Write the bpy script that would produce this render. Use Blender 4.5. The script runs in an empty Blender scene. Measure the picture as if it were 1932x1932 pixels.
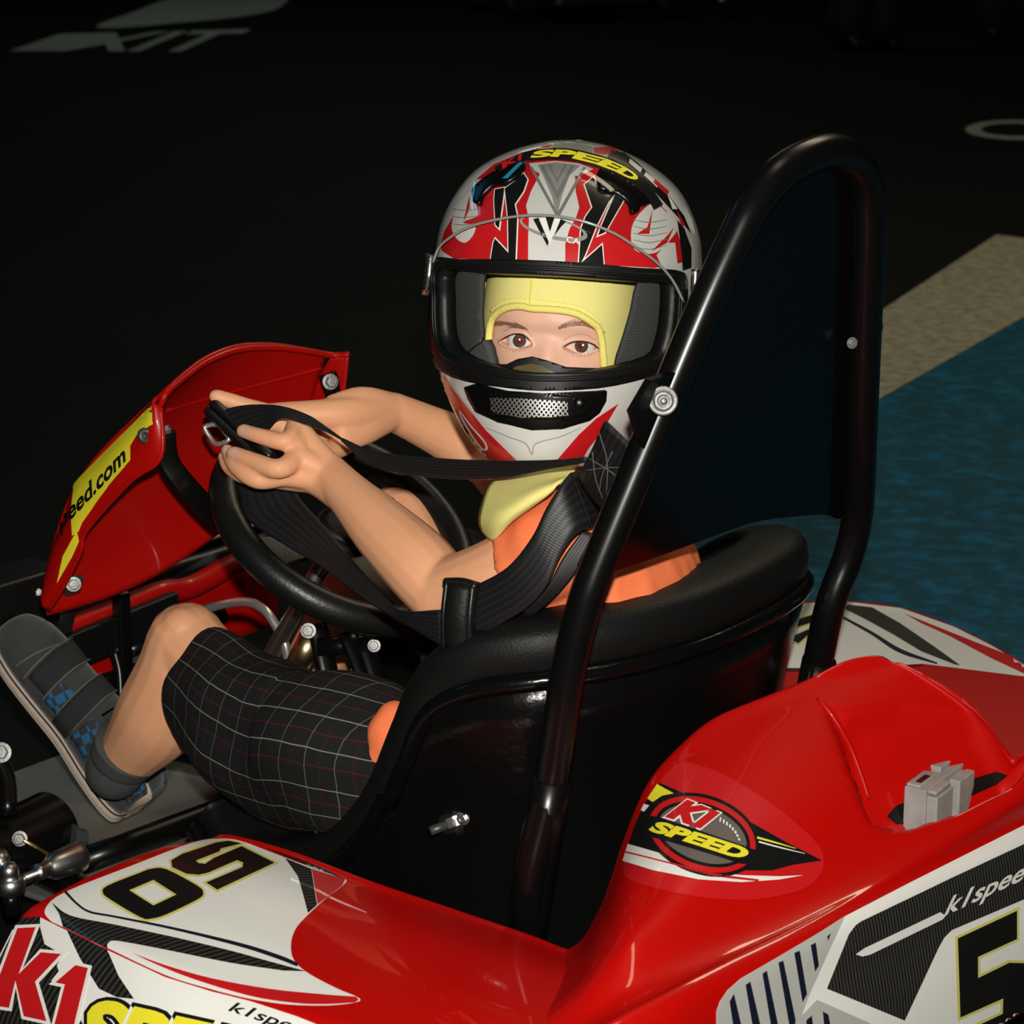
import bpy, bmesh, math, random
import numpy as np
from mathutils import Vector, Matrix
from mathutils.bvhtree import BVHTree
from mathutils.geometry import delaunay_2d_cdt
random.seed(7)
scene = bpy.context.scene
COL = scene.collection
pi = math.pi

# ------------------------------------------------------------------ camera
# world axes: +X kart forward, +Y kart left, +Z up, metres
FPX, CPX = 4680.0, 966.0
AL, PT = math.radians(38.5), math.radians(15.3)
dh = np.array([math.sin(AL), -math.cos(AL), 0.0])
CR_ = np.array([-math.cos(AL), -math.sin(AL), 0.0])
ZZ = np.array([0.0, 0.0, 1.0])
CF = math.cos(PT) * dh - math.sin(PT) * ZZ
CU = math.sin(PT) * dh + math.cos(PT) * ZZ
CAM = np.array([-1.456, 1.847, 1.143])
cam_data = bpy.data.cameras.new('camera')
cam_data.sensor_width = 36.0
cam_data.sensor_fit = 'HORIZONTAL'
cam_data.lens = FPX / 1932.0 * 36.0
cam_data.clip_start = 0.05
cam_data.dof.use_dof = True
cam_data.dof.focus_distance = 2.35
cam_data.dof.aperture_fstop = 14.0
cam = bpy.data.objects.new('camera', cam_data)
COL.objects.link(cam)
cam.matrix_world = Matrix(((CR_[0], CU[0], -CF[0], CAM[0]), (CR_[1], CU[1], -CF[1], CAM[1]), (CR_[2], CU[2], -CF[2], CAM[2]), (0, 0, 0, 1)))
scene.camera = cam

# ------------------------------------------------------------------ light
scene.view_settings.view_transform = 'Standard'
scene.view_settings.look = 'None'
scene.view_settings.gamma = 1.0
scene.view_settings.exposure = 0.0
scene.view_settings.use_curve_mapping = False
world = bpy.data.worlds.new('hall_dark')
scene.world = world
world.use_nodes = True
world.node_tree.nodes['Background'].inputs[0].default_value = (0.5, 0.62, 0.6, 1)
world.node_tree.nodes['Background'].inputs[1].default_value = 0.006

def lamp(name, kind, loc, energy, color=(1, 1, 1), size=0.1, sy=None, target=None):
    d = bpy.data.lights.new(name, kind)
    d.energy = energy
    d.color = color
    if kind == 'AREA':
        d.shape = 'RECTANGLE' if sy else 'SQUARE'
        d.size = size
        if sy: d.size_y = sy
    else:
        d.shadow_soft_size = size
    o = bpy.data.objects.new(name, d)
    COL.objects.link(o)
    o.location = loc
    if target is not None:
        o.rotation_euler = (Vector(target) - Vector(loc)).to_track_quat('-Z', 'Y').to_euler()
    return o
# the photographer's flash, in the hot shoe just above the lens
fl = CAM + CU * 0.13 - CF * 0.02 + CR_ * 0.015
lamp('camera_flash', 'POINT', fl, 245.0, (1.0, 0.965, 0.9), 0.022)
# dim hall lamps under the roof, over the pit lane
lamp('hall_lamp_pit', 'AREA', (0.6, -4.2, 4.6), 55.0, (1.0, 0.86, 0.6), 2.2, 0.5, (0.6, -4.2, 0))
lamp('hall_lamp_start', 'AREA', (-0.9, -0.6, 4.4), 14.0, (1.0, 0.86, 0.62), 1.6, 0.25, (-0.9, -0.6, 0))
lamp('hall_lamp_neon', 'AREA', (3.4, 0.6, 3.2), 3.5, (0.1, 0.6, 1.0), 1.6, 0.08, (0.4, 0, 0.4))
lamp('hall_lamp_track', 'AREA', (8.5, -9.5, 5.5), 26.0, (0.85, 1.0, 0.85), 3.0, 0.5, (8.5, -9.5, 0))

# ------------------------------------------------------------------ pixel helpers (1932 frame) used to read sizes off the photograph
def ray(px, py):
    return CR_ * ((px - CPX) / FPX) + CU * ((CPX - py) / FPX) + CF
def P(px, py, x=None, y=None, z=None, d=None):
    r = ray(px, py)
    if d is None:
        if x is not None: d = (x - CAM[0]) / r[0]
        elif y is not None: d = (y - CAM[1]) / r[1]
        else: d = (z - CAM[2]) / r[2]
    return CAM + r * d
def PL(px, py, p0, n):
    r = ray(px, py); n = np.array(n, float)
    return CAM + r * (((np.array(p0) - CAM) @ n) / (r @ n))
def proj(p):
    q = np.array(p) - CAM
    z = q @ CF
    return CPX + FPX * (q @ CR_) / z, CPX - FPX * (q @ CU) / z

# ------------------------------------------------------------------ materials
def lin(r, g, b):
    f = lambda c: (c / 255 / 12.92) if c <= 10 else ((c / 255 + 0.055) / 1.055) ** 2.4
    return (f(r), f(g), f(b))
def mat(name, col, rough=0.5, metal=0.0, coat=0.0, bump=0.0, bscale=200.0, var=0.0, vscale=20.0, spec=0.5, sss=0.0, trans=0.0, alpha=1.0, sheen=0.0, ior=1.5):
    m = bpy.data.materials.new(name)
    m.use_nodes = True
    nt = m.node_tree
    b = nt.nodes['Principled BSDF']
    I = b.inputs
    I['Base Color'].default_value = (*col, 1)
    I['Roughness'].default_value = rough
    I['Metallic'].default_value = metal
    I['Coat Weight'].default_value = coat
    I['Coat Roughness'].default_value = 0.04
    I['Specular IOR Level'].default_value = spec
    I['IOR'].default_value = ior
    I['Alpha'].default_value = alpha
    I['Transmission Weight'].default_value = trans
    if sheen: I['Sheen Weight'].default_value = sheen
    if sss:
        I['Subsurface Weight'].default_value = sss
        I['Subsurface Radius'].default_value = (0.01, 0.004, 0.002)
        I['Subsurface Scale'].default_value = 0.5
    tc = nt.nodes.new('ShaderNodeTexCoord')
    if var:
        n = nt.nodes.new('ShaderNodeTexNoise'); n.inputs['Scale'].default_value = vscale; n.inputs['Detail'].default_value = 5
        nt.links.new(tc.outputs['Object'], n.inputs['Vector'])
        mr = nt.nodes.new('ShaderNodeMapRange')
        mr.inputs['To Min'].default_value = 1 - var; mr.inputs['To Max'].default_value = 1 + var
        nt.links.new(n.outputs['Fac'], mr.inputs['Value'])
        mx = nt.nodes.new('ShaderNodeMix'); mx.data_type = 'RGBA'; mx.blend_type = 'MULTIPLY'
        mx.inputs[0].default_value = 1
        mx.inputs[6].default_value = (*col, 1)
        nt.links.new(mr.outputs[0], mx.inputs[7])
        nt.links.new(mx.outputs[2], I['Base Color'])
    if bump:
        n2 = nt.nodes.new('ShaderNodeTexNoise'); n2.inputs['Scale'].default_value = bscale; n2.inputs['Detail'].default_value = 3
        nt.links.new(tc.outputs['Object'], n2.inputs['Vector'])
        bp = nt.nodes.new('ShaderNodeBump'); bp.inputs['Strength'].default_value = bump; bp.inputs['Distance'].default_value = 0.002
        nt.links.new(n2.outputs['Fac'], bp.inputs['Height'])
        nt.links.new(bp.outputs['Normal'], I['Normal'])
    return m
def stripes(name, c1, c2, scale, rot=(0, 0, 0), rough=0.5, coat=0.0, lo=0.45, hi=0.55, spec=0.5, bump=0.0):
    m = mat(name, c1, rough, coat=coat, spec=spec)
    nt = m.node_tree; b = nt.nodes['Principled BSDF']
    tc = nt.nodes.new('ShaderNodeTexCoord')
    mp = nt.nodes.new('ShaderNodeMapping'); mp.inputs['Rotation'].default_value = rot
    w = nt.nodes.new('ShaderNodeTexWave'); w.inputs['Scale'].default_value = scale
    w.bands_direction = 'X'
    rp = nt.nodes.new('ShaderNodeValToRGB')
    rp.color_ramp.elements[0].position = lo; rp.color_ramp.elements[0].color = (*c1, 1)
    rp.color_ramp.elements[1].position = hi; rp.color_ramp.elements[1].color = (*c2, 1)
    nt.links.new(tc.outputs['Object'], mp.inputs[0]); nt.links.new(mp.outputs[0], w.inputs[0])
    nt.links.new(w.outputs['Fac'], rp.inputs[0]); nt.links.new(rp.outputs[0], b.inputs['Base Color'])
    if bump:
        bp = nt.nodes.new('ShaderNodeBump'); bp.inputs['Strength'].default_value = bump; bp.inputs['Distance'].default_value = 0.001
        nt.links.new(w.outputs['Fac'], bp.inputs['Height']); nt.links.new(bp.outputs['Normal'], b.inputs['Normal'])
    return m
M = {}
M['red'] = mat('red_gelcoat', (0.45, 0.002, 0.0008), 0.4, coat=0.45, spec=0.2, var=0.06, vscale=6, bump=0.02, bscale=30)
M['redflat'] = mat('red_plastic', (0.37, 0.003, 0.0015), 0.4, coat=0.12, spec=0.2, var=0.08, vscale=9, bump=0.05, bscale=60)
M['redvinyl'] = mat('red_vinyl', (0.52, 0.010, 0.012), 0.3, coat=0.4)
M['white'] = mat('white_vinyl', (0.76, 0.755, 0.70), 0.3, coat=0.4, var=0.05, vscale=14)
M['shellwhite'] = mat('pearl_white_paint', (0.62, 0.61, 0.57), 0.25, coat=0.8, var=0.06, vscale=30)
M['silver'] = mat('silver_print', (0.38, 0.37, 0.34), 0.3, metal=0.3, coat=0.6, var=0.2, vscale=60)
M['silverd'] = mat('silver_line_print', (0.22, 0.22, 0.22), 0.3, metal=0.2, coat=0.6)
M['yellow'] = mat('yellow_vinyl', (0.78, 0.70, 0.03), 0.3, coat=0.4)
M['yellowline'] = mat('yellow_outline_vinyl', (0.62, 0.58, 0.16), 0.35, coat=0.3)
M['blackvinyl'] = mat('black_vinyl', (0.008, 0.008, 0.008), 0.25, coat=0.4)
M['navy'] = mat('dark_navy_vinyl', (0.008, 0.010, 0.022), 0.3, coat=0.3)
M['carbon'] = stripes('carbon_vinyl', (0.005, 0.005, 0.005), (0.030, 0.028, 0.022), 55, (0, 0, 0.5), 0.45, 0.05, spec=0.3)
M['carbon2'] = stripes('carbon_vinyl_rear', (0.008, 0.008, 0.008), (0.045, 0.042, 0.036), 75, (0, 0.25, pi / 2), 0.35, 0.3)
M['grey'] = mat('grey_vinyl', (0.42, 0.42, 0.39), 0.35, coat=0.3, var=0.06)
M['greyd'] = mat('dial_grey_vinyl', (0.12, 0.105, 0.09), 0.35, coat=0.3)
M['blackgloss'] = mat('black_gloss_paint', (0.003, 0.003, 0.003), 0.28, coat=0.0, spec=0.3)
M['blackpanel'] = mat('black_panel_gloss', (0.002, 0.002, 0.002), 0.14, spec=0.3)
M['blackseat'] = mat('black_fibreglass', (0.003, 0.003, 0.003), 0.2, bump=0.25, bscale=120, spec=0.3)
M['blackpad'] = mat('black_seat_vinyl', (0.0045, 0.005, 0.0045), 0.5, bump=0.25, bscale=400, spec=0.22)
M['blackplastic'] = mat('black_plastic', (0.004, 0.004, 0.004), 0.38, bump=0.08, bscale=300)
M['rubber'] = mat('black_rubber', (0.005, 0.005, 0.005), 0.44, spec=0.26)
M['wheelrim'] = mat('black_wheel_leather', (0.006, 0.0065, 0.006), 0.38, bump=0.15, bscale=330, spec=0.4)
M['steel'] = mat('zinc_steel', (0.60, 0.60, 0.58), 0.32, metal=1.0, bump=0.05, bscale=150)
M['boltsteel'] = mat('dull_zinc', (0.26, 0.26, 0.25), 0.5, metal=0.7, bump=0.2, bscale=300)
M['chrome'] = mat('chrome', (0.78, 0.76, 0.70), 0.24, metal=0.85)
M['brass'] = mat('brass_rod', (0.75, 0.55, 0.28), 0.3, metal=1.0)
M['alu'] = mat('aluminium_plate', (0.50, 0.48, 0.43), 0.40, metal=0.8, bump=0.1, bscale=40, var=0.25, vscale=7)
M['greyblock'] = mat('grey_connector_plastic', (0.30, 0.29, 0.27), 0.5, var=0.35, vscale=45, bump=0.2, bscale=90)
M['darkgrey'] = mat('dark_grey_steel', (0.06, 0.065, 0.065), 0.4, metal=0.4, bump=0.1)
def webbing():
    m = mat('black_webbing', (0.010, 0.010, 0.011), 0.5, spec=0.45)
    nt = m.node_tree; b = nt.nodes['Principled BSDF']
    uv = nt.nodes.new('ShaderNodeUVMap')
    ws = []
    for sc, ax, rot in ((42, 'Y', 0), (150, 'X', 0.55)):
        mp = nt.nodes.new('ShaderNodeMapping'); mp.inputs['Rotation'].default_value = (0, 0, rot)
        w = nt.nodes.new('ShaderNodeTexWave'); w.inputs['Scale'].default_value = sc; w.bands_direction = ax
        nt.links.new(uv.outputs[0], mp.inputs[0]); nt.links.new(mp.outputs[0], w.inputs[0]); ws.append(w)
    mu = nt.nodes.new('ShaderNodeMath'); mu.operation = 'MULTIPLY'
    nt.links.new(ws[0].outputs['Fac'], mu.inputs[0]); nt.links.new(ws[1].outputs['Fac'], mu.inputs[1])
    rp = nt.nodes.new('ShaderNodeValToRGB'); rp.color_ramp.elements[0].color = (0.006, 0.006, 0.0065, 1); rp.color_ramp.elements[1].color = (0.020, 0.019, 0.020, 1); rp.color_ramp.elements[0].position = 0.2
    nt.links.new(mu.outputs[0], rp.inputs[0]); nt.links.new(rp.outputs[0], b.inputs['Base Color'])
    bp = nt.nodes.new('ShaderNodeBump'); bp.inputs['Strength'].default_value = 0.3; bp.inputs['Distance'].default_value = 0.0006
    nt.links.new(mu.outputs[0], bp.inputs['Height']); nt.links.new(bp.outputs['Normal'], b.inputs['Normal'])
    return m
M['web'] = webbing()
M['skin'] = mat('skin', (0.77, 0.375, 0.20), 0.5, sss=0.08, var=0.07, vscale=25, bump=0.12, bscale=500, spec=0.35)
M['facial'] = mat('face_skin', (0.74, 0.43, 0.31), 0.5, sss=0.15, var=0.04, vscale=40, bump=0.06, bscale=600, spec=0.35)
M['lip'] = mat('eyelid_skin', (0.50, 0.24, 0.17), 0.4, sss=0.1)
M['nail'] = mat('fingernail', (0.68, 0.40, 0.31), 0.25, coat=0.2)
M['shirt'] = mat('orange_cotton', (0.90, 0.205, 0.075), 0.8, bump=0.25, bscale=600, var=0.06, vscale=30, spec=0.2)
M['hood'] = mat('yellow_cotton', (0.80, 0.73, 0.25), 0.85, bump=0.2, bscale=700, var=0.04, vscale=30, spec=0.15)
M['hoodtrim'] = mat('yellow_cotton_edge', (0.84, 0.74, 0.19), 0.8, bump=0.5, bscale=500, spec=0.2)
M['hair'] = mat('brown_hair', (0.24, 0.115, 0.065), 0.5)
M['sock'] = mat('grey_knit', (0.055, 0.058, 0.058), 0.9, bump=0.6, bscale=420, var=0.2, vscale=90)
M['suede'] = mat('dark_suede', (0.030, 0.034, 0.033), 0.9, bump=0.3, bscale=300, var=0.3, vscale=40, sheen=0.2)
M['suededark'] = mat('dark_suede_strap', (0.014, 0.015, 0.015), 0.9, bump=0.3, bscale=300)
M['sole'] = mat('cream_rubber', (0.52, 0.42, 0.34), 0.6, var=0.12, vscale=60)
M['thread'] = mat('pale_thread', (0.11, 0.105, 0.085), 0.8)
M['mesh'] = stripes('dark_mesh_fabric', (0.018, 0.019, 0.019), (0.10, 0.105, 0.10), 330, (0.5, 0.6, 0.6), 0.8, 0, 0.3, 0.7, 0.2, 0.6)
M['eyewhite'] = mat('eye_white', (0.72, 0.66, 0.62), 0.15, coat=0.6)
M['iris'] = mat('brown_iris', (0.075, 0.05, 0.035), 0.15, coat=0.8, var=0.3, vscale=400)
M['pupil'] = mat('painted_redeye_pupil', (0.16, 0.004, 0.006), 0.15, coat=0.8)  # red flash reflection of the retina, painted into the pupil colour
M['lash'] = mat('dark_lash', (0.03, 0.014, 0.009), 0.6)
def clear():
    m = bpy.data.materials.new('clear_visor'); m.use_nodes = True
    nt = m.node_tree; nt.nodes.clear()
    o = nt.nodes.new('ShaderNodeOutputMaterial'); t = nt.nodes.new('ShaderNodeBsdfTransparent'); g = nt.nodes.new('ShaderNodeBsdfGlossy'); x = nt.nodes.new('ShaderNodeMixShader'); f = nt.nodes.new('ShaderNodeLayerWeight')
    pw = nt.nodes.new('ShaderNodeMath'); pw.operation = 'POWER'; pw.inputs[1].default_value = 5.0
    ma = nt.nodes.new('ShaderNodeMath'); ma.operation = 'MULTIPLY_ADD'; ma.inputs[1].default_value = 0.55; ma.inputs[2].default_value = 0.04
    f.inputs[0].default_value = 0.5
    t.inputs[0].default_value = (0.93, 0.94, 0.93, 1); g.inputs['Roughness'].default_value = 0.04
    nt.links.new(f.outputs['Facing'], pw.inputs[0]); nt.links.new(pw.outputs[0], ma.inputs[0])
    nt.links.new(ma.outputs[0], x.inputs[0]); nt.links.new(t.outputs[0], x.inputs[1]); nt.links.new(g.outputs[0], x.inputs[2]); nt.links.new(x.outputs[0], o.inputs[0])
    return m
M['clear'] = clear()

# ------------------------------------------------------------------ mesh helpers
def link(o, parent=None):
    COL.objects.link(o)
    if parent is not None: o.parent = parent
    return o
def mk(name, V, Fc, m, parent=None, smooth=True):
    me = bpy.data.meshes.new(name)
    me.from_pydata([tuple(map(float, v)) for v in V], [], Fc)
    me.validate()
    if isinstance(m, (list, tuple)):
        for q in m: me.materials.append(q)
    else: me.materials.append(m)
    if smooth:
        me.polygons.foreach_set('use_smooth', [True] * len(me.polygons))
    o = bpy.data.objects.new(name, me)
    return link(o, parent)
def tag(o, label=None, cat=None, group=None, kind=None):
    if label: o['label'] = label
    if cat: o['category'] = cat
    if group: o['group'] = group
    if kind: o['kind'] = kind
    return o
def empty(name, loc=(0, 0, 0), parent=None):
    o = bpy.data.objects.new(name, None); o.empty_display_size = 0.1
    link(o, parent); o.location = loc
    return o
class G:
    """collects geometry for one mesh"""
    def __init__(s): s.V = []; s.F = []
    def add(s, V, F):
        n = len(s.V); s.V += [np.array(v, float) for v in V]; s.F += [tuple(i + n for i in f) for f in F]; return s
    def obj(s, name, m, parent=None, smooth=True): return mk(name, s.V, s.F, m, parent, smooth)
def cr(pts, n=6, closed=False):
    p = np.array(pts, float); N = len(p)
    if N < 3 and not closed:
        return np.array([p[0] + (p[-1] - p[0]) * t for t in np.linspace(0, 1, n + 1)])
    out = []
    for i in range(N if closed else N - 1):
        if closed: a, b, c, d = p[i - 1], p[i], p[(i + 1) % N], p[(i + 2) % N]
        else:
            b, c = p[i], p[i + 1]
            a = p[i - 1] if i > 0 else 2 * b - c
            d = p[i + 2] if i + 2 < N else 2 * c - b
        for k in range(n):
            t = k / n
            out.append(0.5 * ((2 * b) + (-a + c) * t + (2 * a - 5 * b + 4 * c - d) * t * t + (-a + 3 * b - 3 * c + d) * t ** 3))
    if not closed: out.append(p[-1])
    return np.array(out)
def surf(rows, nu=6, nv=6):
    R1 = [cr(r, nv) for r in rows]
    Gd = cr(np.array(R1).reshape(len(R1), -1), nu).reshape(-1, len(R1[0]), 3)
    return Gd
def gridVF(Gd, cu=False, cv=False):
    n, m, _ = Gd.shape
    F = []
    for i in range(n if cu else n - 1):
        for j in range(m if cv else m - 1):
            a, b = i, (i + 1) % n; c, d = j, (j + 1) % m
            F.append((a * m + c, a * m + d, b * m + d, b * m + c))
    return list(Gd.reshape(-1, 3)), F
def nrm(v):
    l = np.linalg.norm(v); return v / l if l > 1e-12 else v
def tubeVF(pts, r, seg=12, n=5, closed=False, caps=True, up=None, sq=2.0):
    """sweep; r scalar, list, or list of (rw, rh) with rh along the up vector"""
    p = np.array(pts, float); N = len(p)
    if np.isscalar(r): r = [(r, r)] * N
    r = np.array([(q, q) if np.isscalar(q) else q for q in r], float)
    both = cr(np.hstack([p, r]), n, closed) if n > 1 else np.hstack([p, r])
    C, Rr = both[:, :3], np.maximum(both[:, 3:], 1e-4)
    K = len(C); T = []
    for i in range(K):
        if closed: t = C[(i + 1) % K] - C[i - 1]
        else: t = C[min(i + 1, K - 1)] - C[max(i - 1, 0)]
        T.append(nrm(t))
    u = np.array(up, float) if up is not None else (np.array([0, 0, 1.0]) if abs(T[0][2]) < 0.9 else np.array([1.0, 0, 0]))
    V = []; F = []
    for i in range(K):
        w = np.array(up, float) if up is not None else u
        s_ = nrm(np.cross(T[i], w)); u = nrm(np.cross(s_, T[i]))
        for k in range(seg):
            a = 2 * pi * k / seg; c, s = math.cos(a), math.sin(a)
            if sq != 2.0:
                c = math.copysign(abs(c) ** (2 / sq), c); s = math.copysign(abs(s) ** (2 / sq), s)
            V.append(C[i] + s_ * c * Rr[i][0] + u * s * Rr[i][1])
    for i in range(K if closed else K - 1):
        for k in range(seg):
            a = i * seg + k; b = i * seg + (k + 1) % seg
            c = ((i + 1) % K) * seg + (k + 1) % seg; d = ((i + 1) % K) * seg + k
            F.append((a, b, c, d))
    if caps and not closed:
        F.append(tuple(range(seg))[::-1]); F.append(tuple((K - 1) * seg + k for k in range(seg)))
    return V, F
def limbVF(pts, r, seg=16, n=6, up=None):
    """tube with rounded ends"""
    p = [np.array(q, float) for q in pts]; r = list(r)
    g = lambda q: (q, q) if np.isscalar(q) else q
    r = [g(q) for q in r]
    d0 = nrm(p[0] - p[1]); d1 = nrm(p[-1] - p[-2])
    r0, r1 = r[0], r[-1]; m0, m1 = min(r0), min(r1)
    P_ = [p[0] + d0 * m0, p[0] + d0 * m0 * .93, p[0] + d0 * m0 * .7, p[0] + d0 * m0 * .38] ; R_ = [(1e-3, 1e-3), (r0[0] * .37, r0[1] * .37), (r0[0] * .71, r0[1] * .71), (r0[0] * .925, r0[1] * .925)]
    both = cr(np.hstack([np.array(p), np.array(r)]), n)
    Q = P_ + list(both[:, :3]) + [p[-1] + d1 * m1 * .38, p[-1] + d1 * m1 * .7, p[-1] + d1 * m1 * .93, p[-1] + d1 * m1]
    S = R_ + [tuple(x) for x in both[:, 3:]] + [(r1[0] * .925, r1[1] * .925), (r1[0] * .71, r1[1] * .71), (r1[0] * .37, r1[1] * .37), (1e-3, 1e-3)]
    return tubeVF(Q, S, seg, 1, up=up)
def boxVF(c, hx, hy, hz, ax=None):
    c = np.array(c, float); A = np.eye(3) if ax is None else np.array(ax, float)
    V = [c + A[0] * hx * i + A[1] * hy * j + A[2] * hz * k for i in (-1, 1) for j in (-1, 1) for k in (-1, 1)]
    return V, [(0, 1, 3, 2), (4, 6, 7, 5), (0, 4, 5, 1), (2, 3, 7, 6), (0, 2, 6, 4), (1, 5, 7, 3)]
def bevel(o, w=0.003, seg=2):
    b = o.modifiers.new('bevel', 'BEVEL'); b.width = w; b.segments = seg; b.limit_method = 'ANGLE'; b.angle_limit = 0.6
    for p in o.data.polygons: p.use_smooth = True
    try:
        o.modifiers.new('wn', 'WEIGHTED_NORMAL')
    except Exception: pass
    return o
def box(name, c, hx, hy, hz, m, parent=None, ax=None, bv=0.003):
    o = mk(name, *boxVF(c, hx, hy, hz, ax), m, parent, False)
    return bevel(o, bv) if bv else o
def tube(name, pts, r, m, parent=None, **k): return mk(name, *tubeVF(pts, r, **k), m, parent)
def lathe(c, axis, prof, seg=24):
    """prof: list of (along, radius)"""
    a = nrm(np.array(axis, float)); t = np.array([0, 0, 1.0]) if abs(a[2]) < .9 else np.array([1.0, 0, 0])
    u = nrm(np.cross(a, t)); v = np.cross(a, u); c = np.array(c, float)
    V = [c + a * h + (u * math.cos(2 * pi * k / seg) + v * math.sin(2 * pi * k / seg)) * r for h, r in prof for k in range(seg)]
    F = [(i * seg + k, i * seg + (k + 1) % seg, (i + 1) * seg + (k + 1) % seg, (i + 1) * seg + k) for i in range(len(prof) - 1) for k in range(seg)]
    F.append(tuple(range(seg))[::-1]); F.append(tuple((len(prof) - 1) * seg + k for k in range(seg)))
    return V, F
def bolt(name, c, axis, r, m, parent, h=0.006):
    g = G(); g.add(*lathe(c, axis, [(0, r * 1.35), (h * .25, r * 1.35), (h * .28, r * .95)], 20)); g.add(*lathe(c, axis, [(h * .2, r * .98), (h * .95, r * .98), (h, r * .85), (h * 1.01, r * .45), (h * .8, r * .4)], 6))
    o = g.obj(name, m, parent, False); return o
def thick(o, t, centre=None):
    """turn the normals outwards (or to the viewer's side) and thicken inwards"""
    me = o.data; s_ = 0.0
    for p in me.polygons:
        ref = (p.center - Vector(centre)) if centre is not None else (Vector(CAM) - p.center)
        s_ += p.normal.dot(ref) * p.area
    if s_ < 0: me.flip_normals()
    return solid(o, t, -1)
def solid(o, t, off=-1):
    s = o.modifiers.new('solid', 'SOLIDIFY'); s.thickness = t; s.offset = off; return o
def bvh_of(o):
    me = o.data
    return BVHTree.FromPolygons([v.co.copy() for v in me.vertices], [tuple(p.vertices) for p in me.polygons])
def remesh(name, g, vox, m, parent, it=3, fac=0.5):
    me = bpy.data.meshes.new('tmp'); me.from_pydata([tuple(v) for v in g.V], [], g.F)
    o = bpy.data.objects.new('tmp', me); COL.objects.link(o)
    r = o.modifiers.new('r', 'REMESH'); r.mode = 'VOXEL'; r.voxel_size = vox
    if it:
        s = o.modifiers.new('s', 'SMOOTH'); s.iterations = it; s.factor = fac
    dg = bpy.context.evaluated_depsgraph_get(); dg.update()
    nm = bpy.data.meshes.new_from_object(o.evaluated_get(dg), depsgraph=dg)
    bpy.data.objects.remove(o); bpy.data.meshes.remove(me)
    nm.name = name; nm.materials.clear(); nm.materials.append(m)
    nm.polygons.foreach_set('use_smooth', [True] * len(nm.polygons))
    return link(bpy.data.objects.new(name, nm), parent)

# ------------------------------------------------------------------ printed graphics: thin vinyl laid onto a curved surface
def sm(pts, n=6): return [tuple(q) for q in cr(pts, n, True)]
def op(pts, n=6): return [tuple(q) for q in cr(pts, n, False)]
def loops_to_shape(loops):
    V = []; E = []
    for L in loops:
        k = len(V); n = len(L); V += [tuple(map(float, q)) for q in L]; E += [(k + i, k + (i + 1) % n) for i in range(n)]
    return np.array(V), E
def decal(name, shape, bvh, m, parent, off=0.0006, step=9.0, maxd=None, label=None):
    """shape: loops of photo pixels, or (V,E); pierced through the lens onto the surface, then lifted along its normal"""
    if isinstance(shape, tuple): V, E = shape
    else:
        if not isinstance(shape[0][0], (tuple, list, np.ndarray)): shape = [shape]
        V, E = loops_to_shape(shape)
    V2 = [tuple(v) for v in V]; E2 = []
    for a, b in E:
        A = np.array(V[a]); B = np.array(V[b]); L = np.linalg.norm(B - A); k = max(1, int(math.ceil(L / step)))
        idx = [a]
        for i in range(1, k):
            V2.append(tuple(A + (B - A) * i / k)); idx.append(len(V2) - 1)
        idx.append(b); E2 += list(zip(idx[:-1], idx[1:]))
    V2a = np.array(V2); lo = V2a.min(0); hi = V2a.max(0)
    Ea = np.array([[*V[a], *V[b]] for a, b in E])
    def inside(Q):
        x1, y1, x2, y2 = Ea.T
        c = np.zeros(len(Q), bool)
        for i in range(len(Ea)):
            cond = (y1[i] > Q[:, 1]) != (y2[i] > Q[:, 1])
            with np.errstate(divide='ignore', invalid='ignore'):
                xi = (x2[i] - x1[i]) * (Q[:, 1] - y1[i]) / (y2[i] - y1[i]) + x1[i]
            c ^= cond & (Q[:, 0] < xi)
        return c
    gx = np.arange(lo[0] + step * .5, hi[0], step); gy = np.arange(lo[1] + step * .5, hi[1], step)
    if len(gx) and len(gy):
        Q = np.array([(x + (step * .25 if j % 2 else -step * .25), y) for j, y in enumerate(gy) for x in gx])
        Q = Q[inside(Q)]
        allv = [Vector(v) for v in V2] + [Vector(q) for q in Q]
    else: allv = [Vector(v) for v in V2]
    vo, eo, fo = delaunay_2d_cdt(allv, E2, [], 0, 1e-4)[:3]
    if not fo: return None
    cen = np.array([np.mean([vo[i] for i in f], axis=0) for f in fo]); keep = inside(cen)
    pts = []; cam_v = Vector(CAM)
    for v in vo:
        d = Vector(ray(v[0], v[1])).normalized()
        h = bvh.ray_cast(cam_v, d)
        if h[0] is None: pts.append(None); continue
        n = h[1]
        if n.dot(d) > 0: n = -n
        pts.append((h[0] + n * off))
    used = {}; FV = []; FF = []
    for f, k in zip(fo, keep):
        if not k or any(pts[i] is None for i in f): continue
        q = [pts[i] for i in f]
        if maxd and max((q[0] - q[1]).length, (q[1] - q[2]).length, (q[2] - q[0]).length) > maxd: continue
        t = []
        for i in f:
            if i not in used: used[i] = len(FV); FV.append(pts[i])
            t.append(used[i])
        # face the camera
        a2 = (vo[f[1]][0] - vo[f[0]][0]) * (vo[f[2]][1] - vo[f[0]][1]) - (vo[f[2]][0] - vo[f[0]][0]) * (vo[f[1]][1] - vo[f[0]][1])
        if abs(a2) < 0.02: continue
        if a2 > 0: t = t[::-1]
        FF.append(tuple(t))
    if not FF: return None
    o = mk(name, FV, FF, m, parent)
    if label: o['label'] = label
    return o
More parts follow.
